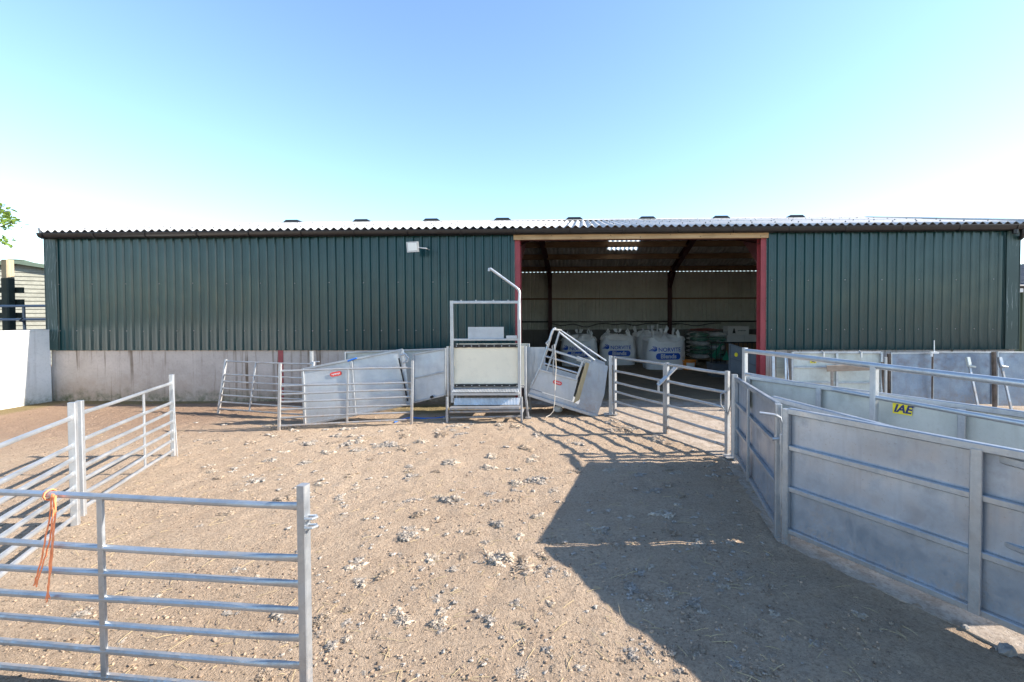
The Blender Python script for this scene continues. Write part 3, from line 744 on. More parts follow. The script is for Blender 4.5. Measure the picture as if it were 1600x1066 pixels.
obj('step_rail', MB().tube([(MX(708), YM-.2, MZ(648)), (MX(816), YM-.2, MZ(646.5))], .016, 10), GALVD, mc)
for px in (704.5, 817):
    q = MB().bar((MX(px), YM-.25, 0), (MX(px), YM-.25, MZ(616)), .035, .035); q.bar((MX(px), YM-.25, MZ(640)), (MX(px), YM, MZ(640)), .03, .03); obj('step_leg', q, GALV, mc)
arm = obj('swing_arm', MB().tube([(MX(812), YM-.06, MZ(500)), (MX(812.5), YM-.06, MZ(470)), (MX(813), YM-.06, MZ(458)), (MX(811.5), YM-.06, MZ(453.5)), (MX(808), YM-.06, MZ(450)), (MX(768), YM-.06, MZ(420.5)), (MX(766.3), YM-.06, MZ(420.5)), (MX(766), YM-.06, MZ(424.5))], .021, 12), GALVN, mc)

# pale sheet right of the machine
bl, br, tl, tr = D(823, 618, 7.75), D(852, 616, 7.75), D(823, 542.5, 7.75), D(852, 542.5, 7.75)
sheeted('narrow pale sheet standing between the crate and the tipped clamp', bl, br, tl, tr, nF, 'sheeted_hurdle', 'sheeted hurdle', 'race panels beside the machine', posts=(), rails=(), smat=SHEETW)

# tipped clamp crate: local u (along its floor), v (up), depth w
YC = 7.42
o0 = D(824, 617, YC); e0 = D(934, 651, YC); du = (e0-o0); LU = du.length; du.normalize(); dv = V((-du.z, 0, du.x))
def K(px, py, w_=0): return D(px, py, YC)+V((0, w_, 0))
ck = thing('sheep_clamp', 'tipped over sheep clamp with red sticker leaning beside the gate post', 'sheep clamp', V((e0.x, YC, 0)))
nC = V((0, -1, 0))
for w_ in (0, .55):
    s_ = obj('side_sheet', MB().plate([K(827, 606, w_), K(844, 576, w_), K(903, 593, w_), K(894, 627, w_)], (0, -1, 0), .008), SHEETW, ck)
obj('end_sheet', MB().plate([K(905, 630), K(917, 569), K(929, 564), K(950, 572), K(944, 617), K(933, 651), K(897, 640)], (0, -1, 0), .012), SHEET, ck)
obj('end_sheet', MB().plate([K(905, 630, .57), K(917, 569, .57), K(929, 564, .57), K(950, 572, .57), K(944, 617, .57), K(933, 651, .57), K(897, 640, .57)], (0, 1, 0), .012), SHEET, ck)
st2 = MB().plate([K(896, 630)+V((0, -.006, 0)), K(915, 566)+V((0, -.006, 0)), K(921, 568)+V((0, -.006, 0)), K(905, 625)+V((0, -.006, 0))], (0, -1, 0), .02); obj('wooden_strip', st2, timber('stained_board', (.26, .2, .11), (.42, .34, .2), 2), ck)
fb = MB().plate([K(829, 608), K(895, 628.5), K(935, 646), K(933, 651), K(826, 617)], (0, 1, 0), .57); obj('floor_plate', fb, SHEETW, ck)
obj('floor_lip', MB().bar(K(825, 616, -.03), K(933, 650.5, -.03), .05, .025, nC), GALVN, ck)
for w_ in (-.02, .5):
    h_ = obj('hoop', MB().tube([K(830, 603, w_), K(846, 570, w_), K(862.5, 518, w_), K(864.5, 514.8, w_), K(867, 514.8, w_+.02)], .018, 10), GALVN, ck)
    fr = MB()
obj('hoop_top', MB().tube([K(866, 514.5, -.02), K(870, 516, .15), K(876, 518, .5)], .018, 10), GALVN, ck)
obj('hoop', MB().tube([K(874, 519, -.01), K(865, 549, -.01), K(854.5, 579, -.01)], .018, 10), GALVN, ck)
obj('stay_rod', MB().tube([K(873, 518.5, -.015), K(929, 563, -.02)], .015, 8), GALVN, ck)
obj('stay_rod', MB().tube([K(877, 519, .4), K(950, 568, .4)], .015, 8), GALVN, ck)
wf = obj('window_frame', MB().bar(K(855, 545, -.015), K(911, 562.5, -.015), .035, .03, nC).bar(K(911.5, 562, -.015), K(900, 594, -.015), .035, .03, nC).bar(K(843.5, 577.5, -.02), K(901, 593.5, -.02), .03, .03, nC), GALVN, ck)
for y0_, y1_, x0_, x1_ in ((556.5, 572, 852, 906), (567, 583, 848, 903)):
    obj('window_bar', MB().tube([K(x0_, y0_, -.01), K(x1_, y1_, -.01)], .015, 10), GALVN, wf)
obj('latch', MB().tube([K(864, 551, -.05), K(863, 540, -.06), K(866, 538, -.06), K(867, 547, -.05), K(864.5, 570, -.05), K(865, 586, -.03)], .012, 8), GALV, ck)
obj('latch', MB().tube([K(855.5, 540, -.03), K(853, 536, -.05), K(857, 532, -.05)], .01, 8), GALV, ck)
obj('top_plate', MB().plate([K(902, 557), K(924, 565), K(921, 571), K(900, 563)], (0, 1, 0), .1), GALV, ck)
s_ = sticker(ck, K(871, 598, -.012), du, nC, .15, .062, None, STRED, r=.03)
ln = MB()
for i in range(6): ln.box((-.045+i*.018, .002*(-1)**i, .0026), (.011, .018 if i % 2 else .022, .001))
obj('lettering', xf(ln, frame_m(K(871, 598, -.012), du, nC)), BAGTXT, s_)
rp = MB().tube([K(868, 551, -.06), K(869, 575, -.05), K(867.5, 600, -.06), K(867, 625, -.1), K(865, 640, -.12), D(860, 648, 7.3), D(853, 652, 7.25)], .006, 6)
tag(obj('rope', rp, ROPE), 'thin pale rope hanging down the tipped clamp', 'rope')
bt = MB().ball(G(872, 645)+V((0, .02, .06)), .075, (1.1, .8, .85), .15, 1.2, 3)
tag(obj('plastic_bottle', bt, WHITE), 'small crumpled white plastic bottle lying under the tipped clamp', 'bottle')

# ------------------------------------------------------------------ yard gate in front of the barn door
def gpost(label, p, ptop, w_=.055, foot=True, mat=GALV):
    t = thing('gate_post', label, 'post', p, 0, 'gate posts of the yard gate')
    obj('upright', MB().bar(p+V((0, 0, -.02)), V((p.x, p.y, ptop)), w_, w_), mat, t)
    obj('foot_plate', MB().box(p+V((0, 0, .035)), (.22, .16, .012)).plate([p+V((.02, 0, .04)), p+V((.11, 0, .04)), p+V((.02, 0, .22))], (0, 1, 0), .01), mat, t)
    obj('hinge_pin', MB().tube([p+V((.01, -.02, ptop-.14)), p+V((.09, -.03, ptop-.14))], .011, 8).tube([p+V((.01, -.02, .22)), p+V((.09, -.03, .22))], .011, 8), mat, t)
    return t
RZ6 = (.115, .29, .44, .60, .775, .975)
g0, gm, g1 = G(961, 651), G(1040, 684), G(1136, 712)
gpost('galvanised gate post beside the tipped clamp', P1, ZA(954, 556, P1.y), mat=GALVN)
gpost('galvanised gate post at the corner of the sheeted pen', P2, ZA(1147, 585, P2.y), .06, mat=GALVN)
lo, hi = ZA(961, 642, g0.y), ZA(961, 559.5, g0.y)
r_ = [lo+(hi-lo)*k for k in (0, .165, .35, .525, .735, 1)]
gm = g0.lerp(g1, .525); gm2 = g0.lerp(g1, .545)
hurdle('left leaf of the tubular yard gate before the barn opening', g0, gm, hi+.015, r_, (), mat=GALVD, name='yard_gate', cat='gate', group='tubular yard gate leaves', pw=.042, rr=.017, z0=SZ)
g2, gp, gn = hurdle('right leaf of the tubular yard gate with diagonal latch bar', gm2, g1, hi+.03, r_, (), mat=GALVD, name='yard_gate', cat='gate', group='tubular yard gate leaves', pw=.046, rr=.019, z0=SZ)
ym = gm.y-.05
obj('latch_bar', MB().bar(D(1028, 602, ym), D(1057, 573, ym), .055, .025, gn).bar(D(1029, 612, ym), D(1029, 596, ym), .03, .02, gn), GALVN, g2)
obj('chain', MB().tube([D(1135, 612, g1.y-.02), D(1126, 616, g1.y-.03), D(1126, 632, g1.y-.03), D(1135, 645, g1.y-.02)], .007, 6), GALV, g2)
obj('brace', MB().tube([g1+V((0, .0, .45)), V((P2.x-.02, P2.y, .72))], .008, 6), GALV, g2)

# ------------------------------------------------------------------ sheeted pens on the right
def Pz(p, z): return V((p.x, p.y, z))
n1 = (pB-pA); n1 = V((n1.y, -n1.x, 0)).normalized(); n1 = -n1 if n1.x > 0 else n1
za, zb = ZA(1153, 592, pA.y), ZA(1220, 634, pB.y)
t, P = sheeted('sheeted galvanised pen gate seen edge on, with lever latch, beside the yard gate post', Pz(pA, .06), Pz(pB, .06), Pz(pA, za), Pz(pB, zb), n1, posts=(0, .42, 1), rails=(.02, .36, .68, 1), fw=.045, ext=.05)
mv = frame_m(P(.36, .86)+n1*.012, (0, 0, -1), n1)
s_ = obj('sticker', xf(MB().plate(roundrect(.17, .12, .006), (0, 0, 1), .0015), mv), YELLOW, t)
tt = letters('IAE', .10, .03, .25); tt.v = [(v[0], v[1], v[2]+.0025) for v in tt.v]; obj('lettering', xf(tt, mv), NAVY, s_)
c = Pz(pB, zb-.07)+n1*.05
lv = MB().tube([c+V((-.12, -.02, .02)), c+V((-.02, -.04, .01)), c+V((.02, -.05, -.01)), c+V((.03, -.05, -.05)), c+V((.03, -.05, -.19))], .010, 10)
lv.tube([c+V((-.04, -.05, -.165)), c+V((.09, -.05, -.165))], .012, 10); lv.tube([c+V((.02, -.07, -.20)), c+V((.02, -.07, -.13))], .014, 10)
lv.tube([c+V((.03, -.05, -.19)), c+V((.03, -.05, -.72))], .008, 8); obj('latch', lv, GALVN, t)
# long panel in the foreground right
p2 = G(1231, 850); Yp = 2.235; q = D(1600, 711, Yp); q.z = 0
d2 = V((q.x-p2.x, q.y-p2.y, 0)).normalized(); e2 = p2+d2*2.12
n2 = V((d2.y, -d2.x, 0)); n2 = -n2 if n2.x > 0 else n2
zt2 = ZA(1234, 641, p2.y)
t, P = sheeted('long sheeted pen panel in the right foreground with two ribs', Pz(p2, .10), Pz(e2, .10), Pz(p2, zt2), Pz(e2, zt2), n2, posts=(0, .5, 1), rails=(.01, .36, .70, 1), fw=.046, ext=.10)
# second skin behind it
a3 = D(1209, 624, 3.98); b3 = D(1372, 664, 3.0); z3 = (a3.z+b3.z)/2; a3.z = b3.z = 0; d3 = (b3-a3).normalized(); e3 = a3+d3*2.3
t = thing('race_rail', 'single galvanised rail showing above and behind the long foreground panel', 'rail', (a3+e3)/2)
obj('rail', MB().bar(Pz(a3, z3), Pz(e3, z3), .045, .045, (0, 0, 1)), GALV, t); obj('rail', MB().bar(Pz(a3, .5), Pz(e3, .5), .03, .03, (0, 0, 1)), GALV, t)
for u in (0.01, .99): obj('post', MB().bar(Pz(a3.lerp(e3, u), 0), Pz(a3.lerp(e3, u), z3), .045, .045, -n2), GALV, t)
# pale inner race side with the yellow sticker
a4 = D(1172, 590, 5.0); b4 = D(1600, 646, 3.14); z4 = (ZA(1172, 590, 5.0)+ZA(1600, 646, 3.14))/2; a4.z = b4.z = 0; d4 = (b4-a4).normalized(); e4 = a4+d4*3.0
n4 = V((d4.y, -d4.x, 0)); n4 = -n4 if n4.y > 0 else n4
t, P = sheeted('pale inner race side carrying the yellow lettered sticker', Pz(a4, .06), Pz(e4, .06), Pz(a4, z4), Pz(e4, z4), n4, posts=(0, .26, .62, 1), rails=(0, 1), fw=.045, smat=SHEETP, mat=GALV)
sk = [D(px, py, 1.0) for px, py in ((1395, 638), (1426, 640))]
def on_plane(px, py, o, n):
    d = ray(px, py); s0 = V((0, 0, H)); return s0+d*((o-s0).dot(n)/d.dot(n))
c0, c1, c2 = on_plane(1396, 637, a4, n4), on_plane(1425, 643, a4, n4), on_plane(1410, 630.5, a4, n4)
cc = on_plane(1410.5, 639.5, a4, n4); cb_ = on_plane(1410.5, 647.5, a4, n4)
wS = (c1-c0).length*1.04; hS = abs(cb_.z-cc.z)*2
sticker(t, cc+n4*.009, d4, n4, wS, hS, 'IAE', size=hS*1.05, r=.004, shear=.3, bold=.035)
# walkway rails above the race
ra = D(1164, 548, 5.45); rb = D(1600, 600, 2.83); zl1, zq1 = ra.z, rb.z; ra.z = rb.z = 0; dr = (rb-ra).normalized(); LQ = (rb-ra).length; re = ra+dr*3.4
nr = V((dr.y, -dr.x, 0)); nr = -nr if nr.x > 0 else nr
t = thing('guard_rail', 'tall double tube guard rail standing above the sheeted race', 'guard rail', (ra+re)/2)
zl2, zq2 = ZA(1164, 584, 5.45), ZA(1600, 662, 2.83); print('RAILZ', zl1, zq1, zl2, zq2)
Z1 = lambda p: zl1+(zq1-zl1)*(p-ra).length/LQ
Z2 = lambda p: zl2+(zq2-zl2)*(p-ra).length/LQ
obj('rail', MB().tube([Pz(ra, Z1(ra)), Pz(ra.lerp(re, .5), Z1(ra.lerp(re, .5))+.003), Pz(re, Z1(re))], .026, 14), GALVN, t)
obj('rail', MB().tube([Pz(ra, Z2(ra)), Pz(re, Z2(re))], .019, 12), GALVN, t)
pm = on_plane(1366, 600, ra, nr); pm.z = 0
for p, ht in ((ra, Z1(ra)+.035), (pm, Z1(pm)), (re, Z1(re)+.03)):
    obj('post', MB().bar(Pz(p, 0), Pz(p, ht), .055, .05, nr), GALVN, t)
pl = on_plane(1179, 600, ra, nr); obj('strut', MB().bar(Pz(pl, zl2), Pz(pl, .5), .03, .03, nr), GALVN, t)

# ------------------------------------------------------------------ panels stacked along the barn wall on the right
def wallpanel(label, x0, x1, y0, y1, Y, smat, posts, rails, fw=.035, name='stacked_panel'):
    s = -.03*1.0
    z1, z0_ = ZA((x0+x1)/2, y0, Y), ZA((x0+x1)/2, y1, Y)
    bl, br = D(x0, y1, Y), D(x1, y1, Y-.05); tl, tr = D(x0, y0, Y+.06), D(x1, y0, Y+.01)
    bl.z = br.z = max(.04, z0_); tl.z = tr.z = z1
    return sheeted(label, bl, br, tl, tr, (0, -1, 0.05), name, 'panel', 'panels stood along the barn wall', posts=posts, rails=rails, fw=fw, smat=smat)
t, P = wallpanel('framed pale panel with small yellow sticker leaning on the barn base wall', 1237, 1376, 551.5, 632, 7.75, SHEETP, (0, .5, 1), (0, .42, .72, 1))
sticker(t, P(.24, .83)+V((0, -.012, 0)), (1, 0, 0), nF, .10, .055, 'IAE', size=.05, r=.003)
for u in (.34, .76): obj('hook', MB().tube([P(u, .9)+V((0, -.05, 0)), P(u, 1.0)+V((0, -.055, 0)), P(u, 1.03)+V((0, 0, 0)), P(u, 1.0)+V((0, .06, 0))], .016, 8), GALVN, t)
DUSTYB = timber('dusty_board', (.24, .18, .135), (.38, .30, .23), 0)
pk = thing('plank', 'dusty brown plank propped against the framed pale panel', 'plank', D(1327, 600, 7.5)); pk.location.z = 0
obj('board', MB().bar(D(1292, 576, 7.6), D(1362, 574, 7.45), .10, .03, nF), DUSTYB, pk)
obj('board_cleat', MB().bar(D(1300, 577, 7.6), D(1300, 640, 7.35), .04, .03, nF), DUSTYB, pk)
wallpanel('sky tinted grey plain panel left of the white hook, along the barn wall', 1392, 1455, 552.5, 629, 7.7, SHEETB, (0,), (1,), .02)
wallpanel('sky tinted grey plain panel between the white hook and the rusty post', 1457, 1549, 551, 631, 7.66, SHEETB, (0, 1), (1,), .02)
wallpanel('sky tinted grey plain panel at the right end by the barn corner', 1558, 1680, 551, 634, 7.6, SHEETB, (0, .8), (1,), .02)
def leanbar(name, label, x0, y0, x1, y1, Ya, Yb, w_, d_, mat, cat='prop', cap=None, group=None):
    p = D(x0, y0, Ya); q_ = D(x1, y1, Yb); q_.z = max(q_.z, .0)
    t = thing(name, label, cat, V((q_.x, q_.y, 0)), 0, group); obj('bar', MB().bar(q_, p, w_, d_, nF), mat, t)
    if cap: obj('head', MB().bar(p.lerp(q_, -.02), p.lerp(q_, .17), w_*1.7, d_*1.6, nF).bar(p.lerp(q_, .15)+V((-.02, -.02, 0)), p.lerp(q_, .17)+V((.08, -.02, 0)), .03, .03), cap, t)
    return t
leanbar('panel_prop', 'grey slanting prop against the plain panel, left of the rusty post', 1512, 560, 1529, 640, 7.5, 7.25, .035, .03, GALVD, cap=SHEETP, group='slanting props')
leanbar('panel_prop', 'grey slanting prop right of the rusty post near barn corner', 1562, 560, 1581, 644, 7.45, 7.2, .035, .03, GALVD, cap=GALV, group='slanting props')
leanbar('rusty_post', 'rusty upright post between the last two plain panels', 1552.5, 550, 1554, 642, 7.45, 7.45, .045, .05, RUST, 'post')
leanbar('rusty_post', 'rusty dark post left of the sky tinted grey panels', 1389, 553, 1390, 632, 7.75, 7.75, .05, .05, RUST, 'post')
leanbar('steel_pole', 'pale steel pole standing beside the rusty dark post', 1384, 558, 1384, 636, 7.6, 7.6, .035, .035, GALVN, 'pole')
leanbar('rusty_post', 'rusty post right of the framed pale panel', 1379, 566, 1379.5, 636, 7.7, 7.7, .035, .04, RUST, 'post')
leanbar('steel_pole', 'wide galvanised upright leaning by the red door column', 1208, 552, 1209, 622, 7.95, 7.8, .05, .03, GALV, 'pole')
leanbar('steel_pole', 'slim galvanised upright next to the framed pale panel', 1227, 554, 1228, 628, 7.8, 7.65, .03, .03, GALVN, 'pole')
leanbar('steel_pole', 'thin slanting rod between two uprights near the door column', 1230, 560, 1234, 628, 7.8, 7.6, .014, .014, GALV, 'pole')
t = leanbar('board', 'brown weathered board leaning behind the uprights by the door', 1219, 556, 1219, 620, 8.1, 7.95, .14, .02, PALEBOARD, 'board')
hk = thing('panel_hook', 'white painted hook clip over the joint of two plain panels', 'hook', V((D(1456, 551, 7.6).x, 7.6, 0)))
c = D(1456, 551, 7.62); obj('clip', MB().box(c+V((.02, -.02, 0)), (.12, .06, .03)).box(c+V((-.03, -.035, -.03)), (.03, .02, .07)), WHITE, hk)
obj('rod', MB().tube([c+V((.04, 0, 0)), D(1459.5, 532, 7.64)], .008, 6), GALVN, hk); obj('stem', MB().bar(V((c.x, 7.6, 0)), c+V((0, -.02, 0)), .02, .02), RUST, hk)

# ------------------------------------------------------------------ left side: wall, gate, fence, shed, tree
wx = -10.06
wl = thing('yard_wall', 'low white painted wall joining the barn at left', 'wall', (wx-.15, 6, 0))
wb = MB(); ys = [2.0, 4.5, 6.5, 7.6, 8.1, 8.54]; 
wb.box((wx-.13, (1.0+8.84)/2, .68), (.26, 7.84, 1.40)); bw = obj('wall_face', wb, WHITEWALL, wl)
bw2 = MB().box((wx-.13, (1.0+8.84)/2, 1.392), (.268, 7.844, .02)); obj('coping', bw2, WHITEWALL, wl)
pg = thing('pipe_gate', 'blue grey pipe gate between barn corner and dark fence, over the white wall', 'gate', (-11.5, 9.15, 0))
for z in (1.86, 1.59, 1.3, 1.0, .7, .4): obj('rail', MB().tube([(-13.2, 9.16, z), (-10.42, 9.12, z+.008)], .026, 10), GREYPAINT if z > 9 else painted('blue_grey_paint', (.10, .14, .20), .45, .15, .2), pg)
for x in (-13.1, D(35, 480, 9.12).x): obj('stile', MB().bar((x+.03, 9.14, .25), (x-.0, 9.14, 1.86), .045, .03), GREYPAINT, pg)
obj('chain', MB().tube([D(35, 497, 9.05), D(31, 501, 9.05), D(37, 503, 9.05), D(39, 507, 9.05)], .018, 6), BLACKP, pg)
fp = thing('fence', 'dark stained board fence with pale topped post behind the pipe gate', 'fence', (-12.3, 9.8, 0))
q = D(14.5, 512, 9.8); zt_ = ZA(14.5, 406, 9.8); zc = ZA(14.5, 435, 9.8)
obj('post', MB().bar((q.x, 9.8, 0), (q.x, 9.8, zc), .155, .15), TARRED, fp); obj('post_top', MB().bar((q.x+.005, 9.8, zc), (q.x+.005, 9.8, zt_), .145, .14), TIMBERV, fp)
for py in (453, 472, 493): obj('board', MB().box((q.x-1.0, 9.92, ZA(14, py, 9.8)), (2.36, .04, .12)), TARRED, fp)
obj('post', MB().bar((q.x-2.0, 9.8, 0), (q.x-2.0, 9.8, zt_), .22, .2), TARRED, fp)
sc_ = D(28, 410, 15.0); sh = thing('shed', 'pale boarded shed with green felt roof beyond the fence', 'shed', (sc_.x, 15.0, 0), rad(38))
za_ = ZA(28, 414, 15.0); hw_ = 3.2; ze_ = za_-.55; ln_ = 6.0
roofz = lambda x: za_-abs(x)/hw_*(za_-ze_)
wbm = MB(); z = 0
while z < za_-.02:
    x1_ = hw_ if z < ze_ else hw_*(za_-z)/(za_-ze_)
    x2_ = hw_ if z+.14 < ze_ else hw_*max(0, za_-z-.14)/(za_-ze_)
    wbm.add([(-x1_, -.03, z), (x1_, -.03, z), (x2_, 0, z+.135), (-x2_, 0, z+.135)], [(0, 1, 2, 3)])
    wbm.add([(-x1_, 0, z), (x1_, 0, z), (x1_, -.03, z), (-x1_, -.03, z)], [(0, 1, 2, 3)]); z += .135
wbm.plate([(-hw_, .01, 0), (hw_, .01, 0), (hw_, .01, ze_), (0, .01, za_), (-hw_, .01, ze_)], (0, 1, 0), ln_)
obj('wall', wbm, PALEBOARD, sh, local=True)
rfm = MB()
for sg in (-1, 1): rfm.plate([(0, -.22, za_+.02), (sg*(hw_+.25), -.22, ze_-.03), (sg*(hw_+.25), ln_+.2, ze_-.03), (0, ln_+.2, za_+.02)][::sg], (0, 0, 1), .13)
rfm.box((0, ln_/2, za_+.14), (.35, ln_+.44, .05)); obj('roof', rfm, GREENROOF, sh, local=True)
# tree reaching in from the left
tr_ = thing('tree', 'fresh green leafy tree whose branch tips reach in at upper left', 'tree', (-13.6, 9.4, 0))
tb = MB().tube([(-13.6, 9.4, -.1), (-13.55, 9.42, 1.2), (-13.62, 9.38, 2.4), (-13.5, 9.4, 3.6), (-13.55, 9.45, 4.6)], .1, 8, [(.16, .16), (.12, .12), (.1, .1), (.07, .07), (.03, .03)])
lf = MB(); tips = []
for tp in (D(21, 347, 9.3), D(13, 330, 9.1), D(9, 376, 9.2), D(3, 322, 9.4), D(18, 344, 9.5)): tips.append(tp)
for k in range(46):
    a_ = random.uniform(0, 6.28); r_ = random.uniform(.5, 1.9); z = random.uniform(3.0, 5.8); yy = 9.4+r_*math.sin(a_); tips.append(V((min(-13.6+r_*math.cos(a_), -1.34*yy), yy, z)))
for i, tp in enumerate(tips):
    st = V((-13.55, 9.4, max(1.6, tp.z-random.uniform(.6, 1.2)))); md = st.lerp(tp, .6)+V((0, 0, .15))
    tb.tube([st, md, tp], .02, 5, [(.035, .035), (.018, .018), (.005, .005)])
    sp = 1.0 if i < 5 else 2.4
    for j in range(120 if i > 4 else 36):
        t_ = random.random()**.6 if i > 4 else 1-random.random()**1.6*.25
        c = md.lerp(tp, t_)+V((random.gauss(0, .07)*sp, random.gauss(0, .07)*sp, random.gauss(0, .06)*sp))
        if i > 4: c.x = min(c.x, -1.275*c.y)
        R_ = Euler((random.uniform(-1, 1), random.uniform(-1, 1), random.uniform(0, 6.28))).to_matrix(); s_ = random.uniform(.035, .06)
        pts = [(-1, 0, 0), (-.3, .55, .1), (.5, .45, .08), (1.1, 0, -.1), (.5, -.45, .08), (-.3, -.55, .1)]
        lf.add([c+R_ @ (V(p)*s_) for p in pts], [(0, 1, 2, 3), (0, 3, 4, 5)])
obj('trunk', tb, BARK, tr_); obj('crown', lf, LEAF, tr_, ang=10)
# neighbouring building at the right edge
nb = thing('outbuilding', 'olive sheeted outbuilding with dark corrugated roof beyond the barn at right', 'building', (13.5, 14, 0))
nz = ZA(1594, 447, 10.6)
cs_ = clad_strip((10.2, 10.6), (18, 10.6), 0, nz, (0, -1)); obj('cladding', cs_, CLADOLD, nb, ang=20)
obj('wall', MB().box((14.1, 13.1, nz/2), (7.8, 4.9, nz)), CLADOLD, nb)
rb_ = MB(); nn_ = 320; xs = [10.0+8.4*i/nn_ for i in range(nn_+1)]; vs = []
for y, z in ((10.45, nz-.02), (13.2, nz+.72), (15.8, nz)):
    vs += [(x, y, z+.05+.022*math.sin(2*math.pi*x/.146)) for x in xs]
rb_.add(vs, [(r*(nn_+1)+i, r*(nn_+1)+i+1, (r+1)*(nn_+1)+i+1, (r+1)*(nn_+1)+i) for r in (0, 1) for i in range(nn_)]); obj('roof', rb_, ROOFDK, nb, ang=60)
obj('gutter', MB().tube([(9.95, 10.38, nz-.02), (18.4, 10.38, nz-.02)], .05, 10), BLACKP, nb)
obj('floodlight', MB().box((D(1597, 450, 10.3).x, 10.42, ZA(1597, 452, 10.4)), (.2, .1, .14)), WHITE, nb)

# ------------------------------------------------------------------ inside the barn
FZ = SZ+.004
def bulk_bag(label, c, w_, d_, h_, rz, seed, text=True, front=True):
    t = thing('bulk_bag', label, 'bulk bag', V((c[0], c[1], FZ)), rz, 'white bulk feed bags')
    n, lv = 64, 26; vs = []
    for j in range(lv+1):
        v = j/lv
        if v < .70:
            q = v/.70; s_ = .93+.09*math.sin(math.pi*min(1, q*.95+.04)); z = h_*.74*q
        else:
            q = min(1, max(0, (v-.70)/.30)); s_ = .94*(1-q)**.55+.10; z = h_*(.74+.17*q**1.5+.04*math.sin(math.pi*q))
        for i in range(n):
            a_ = 2*math.pi*i/n; ex = 3.4
            r_ = (abs(math.cos(a_))**ex+abs(math.sin(a_))**ex)**(-1/ex)
            if v >= .70: r_ = r_*(1-.5*q)+.5*q
            fold = 1+(.10*q*math.sin(9*a_+seed)*(.6+.4*math.sin(4*a_)) if v >= .70 else .012*math.sin(7*a_+seed*2+5*v))
            nz_ = 1+.06*noise.fractal(V((math.cos(a_)*1.6+seed, math.sin(a_)*1.6, z*2.4)), 1, 2, 3)
            zz = z
            if v >= .70: zz += .10*h_*noise.noise(V((math.cos(a_)*2.2+seed, math.sin(a_)*2.2, q*2)))*min(1, q*2)+.05*h_*math.sin(5*a_+seed)*q*(1-q)*2
            # corners pulled up by the lifting loops
            if .45 < v < .95: zz += .12*h_*max(0, math.cos(4*(a_-math.pi/4)))**2*math.sin(math.pi*(v-.45)/.5)
            vs.append(V((r_*s_*w_/2*fold*nz_*math.cos(a_), r_*s_*d_/2*fold*nz_*math.sin(a_), zz)))
    fs = [(j*n+i, j*n+(i+1) % n, (j+1)*n+(i+1) % n, (j+1)*n+i) for j in range(lv) for i in range(n)]+[tuple(range(lv*n, lv*n+n)), tuple(range(n-1, -1, -1))]
    body = MB().add(vs, fs)
    # gathered spout
    for k in range(5):
        a_ = k*1.3+seed; body.add([V((.03*math.cos(a_), .03*math.sin(a_), h_*.97)), V((.10*math.cos(a_+.5), .10*math.sin(a_+.5), h_*.99)), V((.15*math.cos(a_+.3), .12*math.sin(a_+.3), h_*1.08)), V((.07*math.cos(a_), .07*math.sin(a_), h_*1.10))], [(0, 1, 2, 3), (3, 2, 1, 0)])
    obj('sack', body, BAG, t, local=True, ang=70)
    for i, a_ in enumerate((.785, 2.356, 3.927, 5.498)):
        b_ = V((.40*w_*math.sqrt(2)*.82*math.cos(a_), .40*d_*math.sqrt(2)*.82*math.sin(a_), h_*.80)); o_ = V((math.cos(a_+.8+seed), math.sin(a_+.8), 0))
        hh_ = .26*h_*(.7+.5*((seed*7+i*3) % 5)/5)
        pts = [b_+V((0, 0, -.22*h_))*1+V((math.cos(a_)*.03, math.sin(a_)*.03, 0)), b_+o_*.03, b_+o_*.05+V((0, 0, hh_*.7)), b_+o_*.10+V((0, 0, hh_)), b_+o_*.14+V((0, 0, hh_*.75)), b_+V((-o_.y*.05, o_.x*.05, 0))]
        obj('lifting_loop', MB().tube(pts, .02, 8, [(.034, .010)]*len(pts)), BAG, t, local=True)
    bvh = BVHTree.FromPolygons(body.v, body.f)
    def proj(mb, dz):
        out = []
        for v in mb.v:
            h = bvh.ray_cast(V((v[0], -3, v[1])), V((0, 1, 0)))
            y = h[0].y if h[0] is not None else -d_/2
            out.append((v[0], y-dz-(.002 if v[2] > 0 else 0), v[1]))
        mb.v = out; return mb
    if text:
        pw, ph = w_*.62, h_*.17; z0 = h_*.36
        # pill shape as a fine strip
        q = MB(); N_ = 60
        for i in range(N_+1):
            x = -pw/2+pw*i/N_; e = min(i, N_-i)/N_*pw; r_ = ph/2
            hy = math.sqrt(max(0, r_*r_-(max(0, r_-e))**2))+.001
            for j in range(7): q.v.append((x, z0+hy*(j/3-1), 0))
        q.f = [(i*7+j, (i+1)*7+j, (i+1)*7+j+1, i*7+j+1) for i in range(N_) for j in range(6)]
        pl_ = obj('print', proj(q, .006), BAGBLUE, t, local=True, ang=90)
        def sub(mb):
            bm = bmesh.new(); vv = [bm.verts.new(v) for v in mb.v]
            for f in mb.f:
                try: bm.faces.new([vv[i] for i in f])
                except ValueError: pass
            bmesh.ops.triangulate(bm, faces=bm.faces[:]); bmesh.ops.subdivide_edges(bm, edges=[e for e in bm.edges if e.calc_length() > .05], cuts=1)
            bm.verts.index_update(); r = MB().add([v.co.copy() for v in bm.verts], [tuple(v.index for v in f.verts) for f in bm.faces]); bm.free(); return r
        tx = letters('Blends', ph*.95, .035); tx.v = [(v[0], v[1]+z0, v[2]) for v in tx.v]; obj('lettering', proj(sub(tx), .012), BAGTXT, pl_, local=True)
        tx = letters('NORVITE', h_*.150, .012, 0, 1.0); xm = max(v[0] for v in tx.v); tx.v = [(v[0]-xm+pw*.52, v[1]+z0+ph*1.02, v[2]) for v in tx.v]; obj('lettering', proj(sub(tx), .010), BAGBLUE, t, local=True)
        lg = MB()
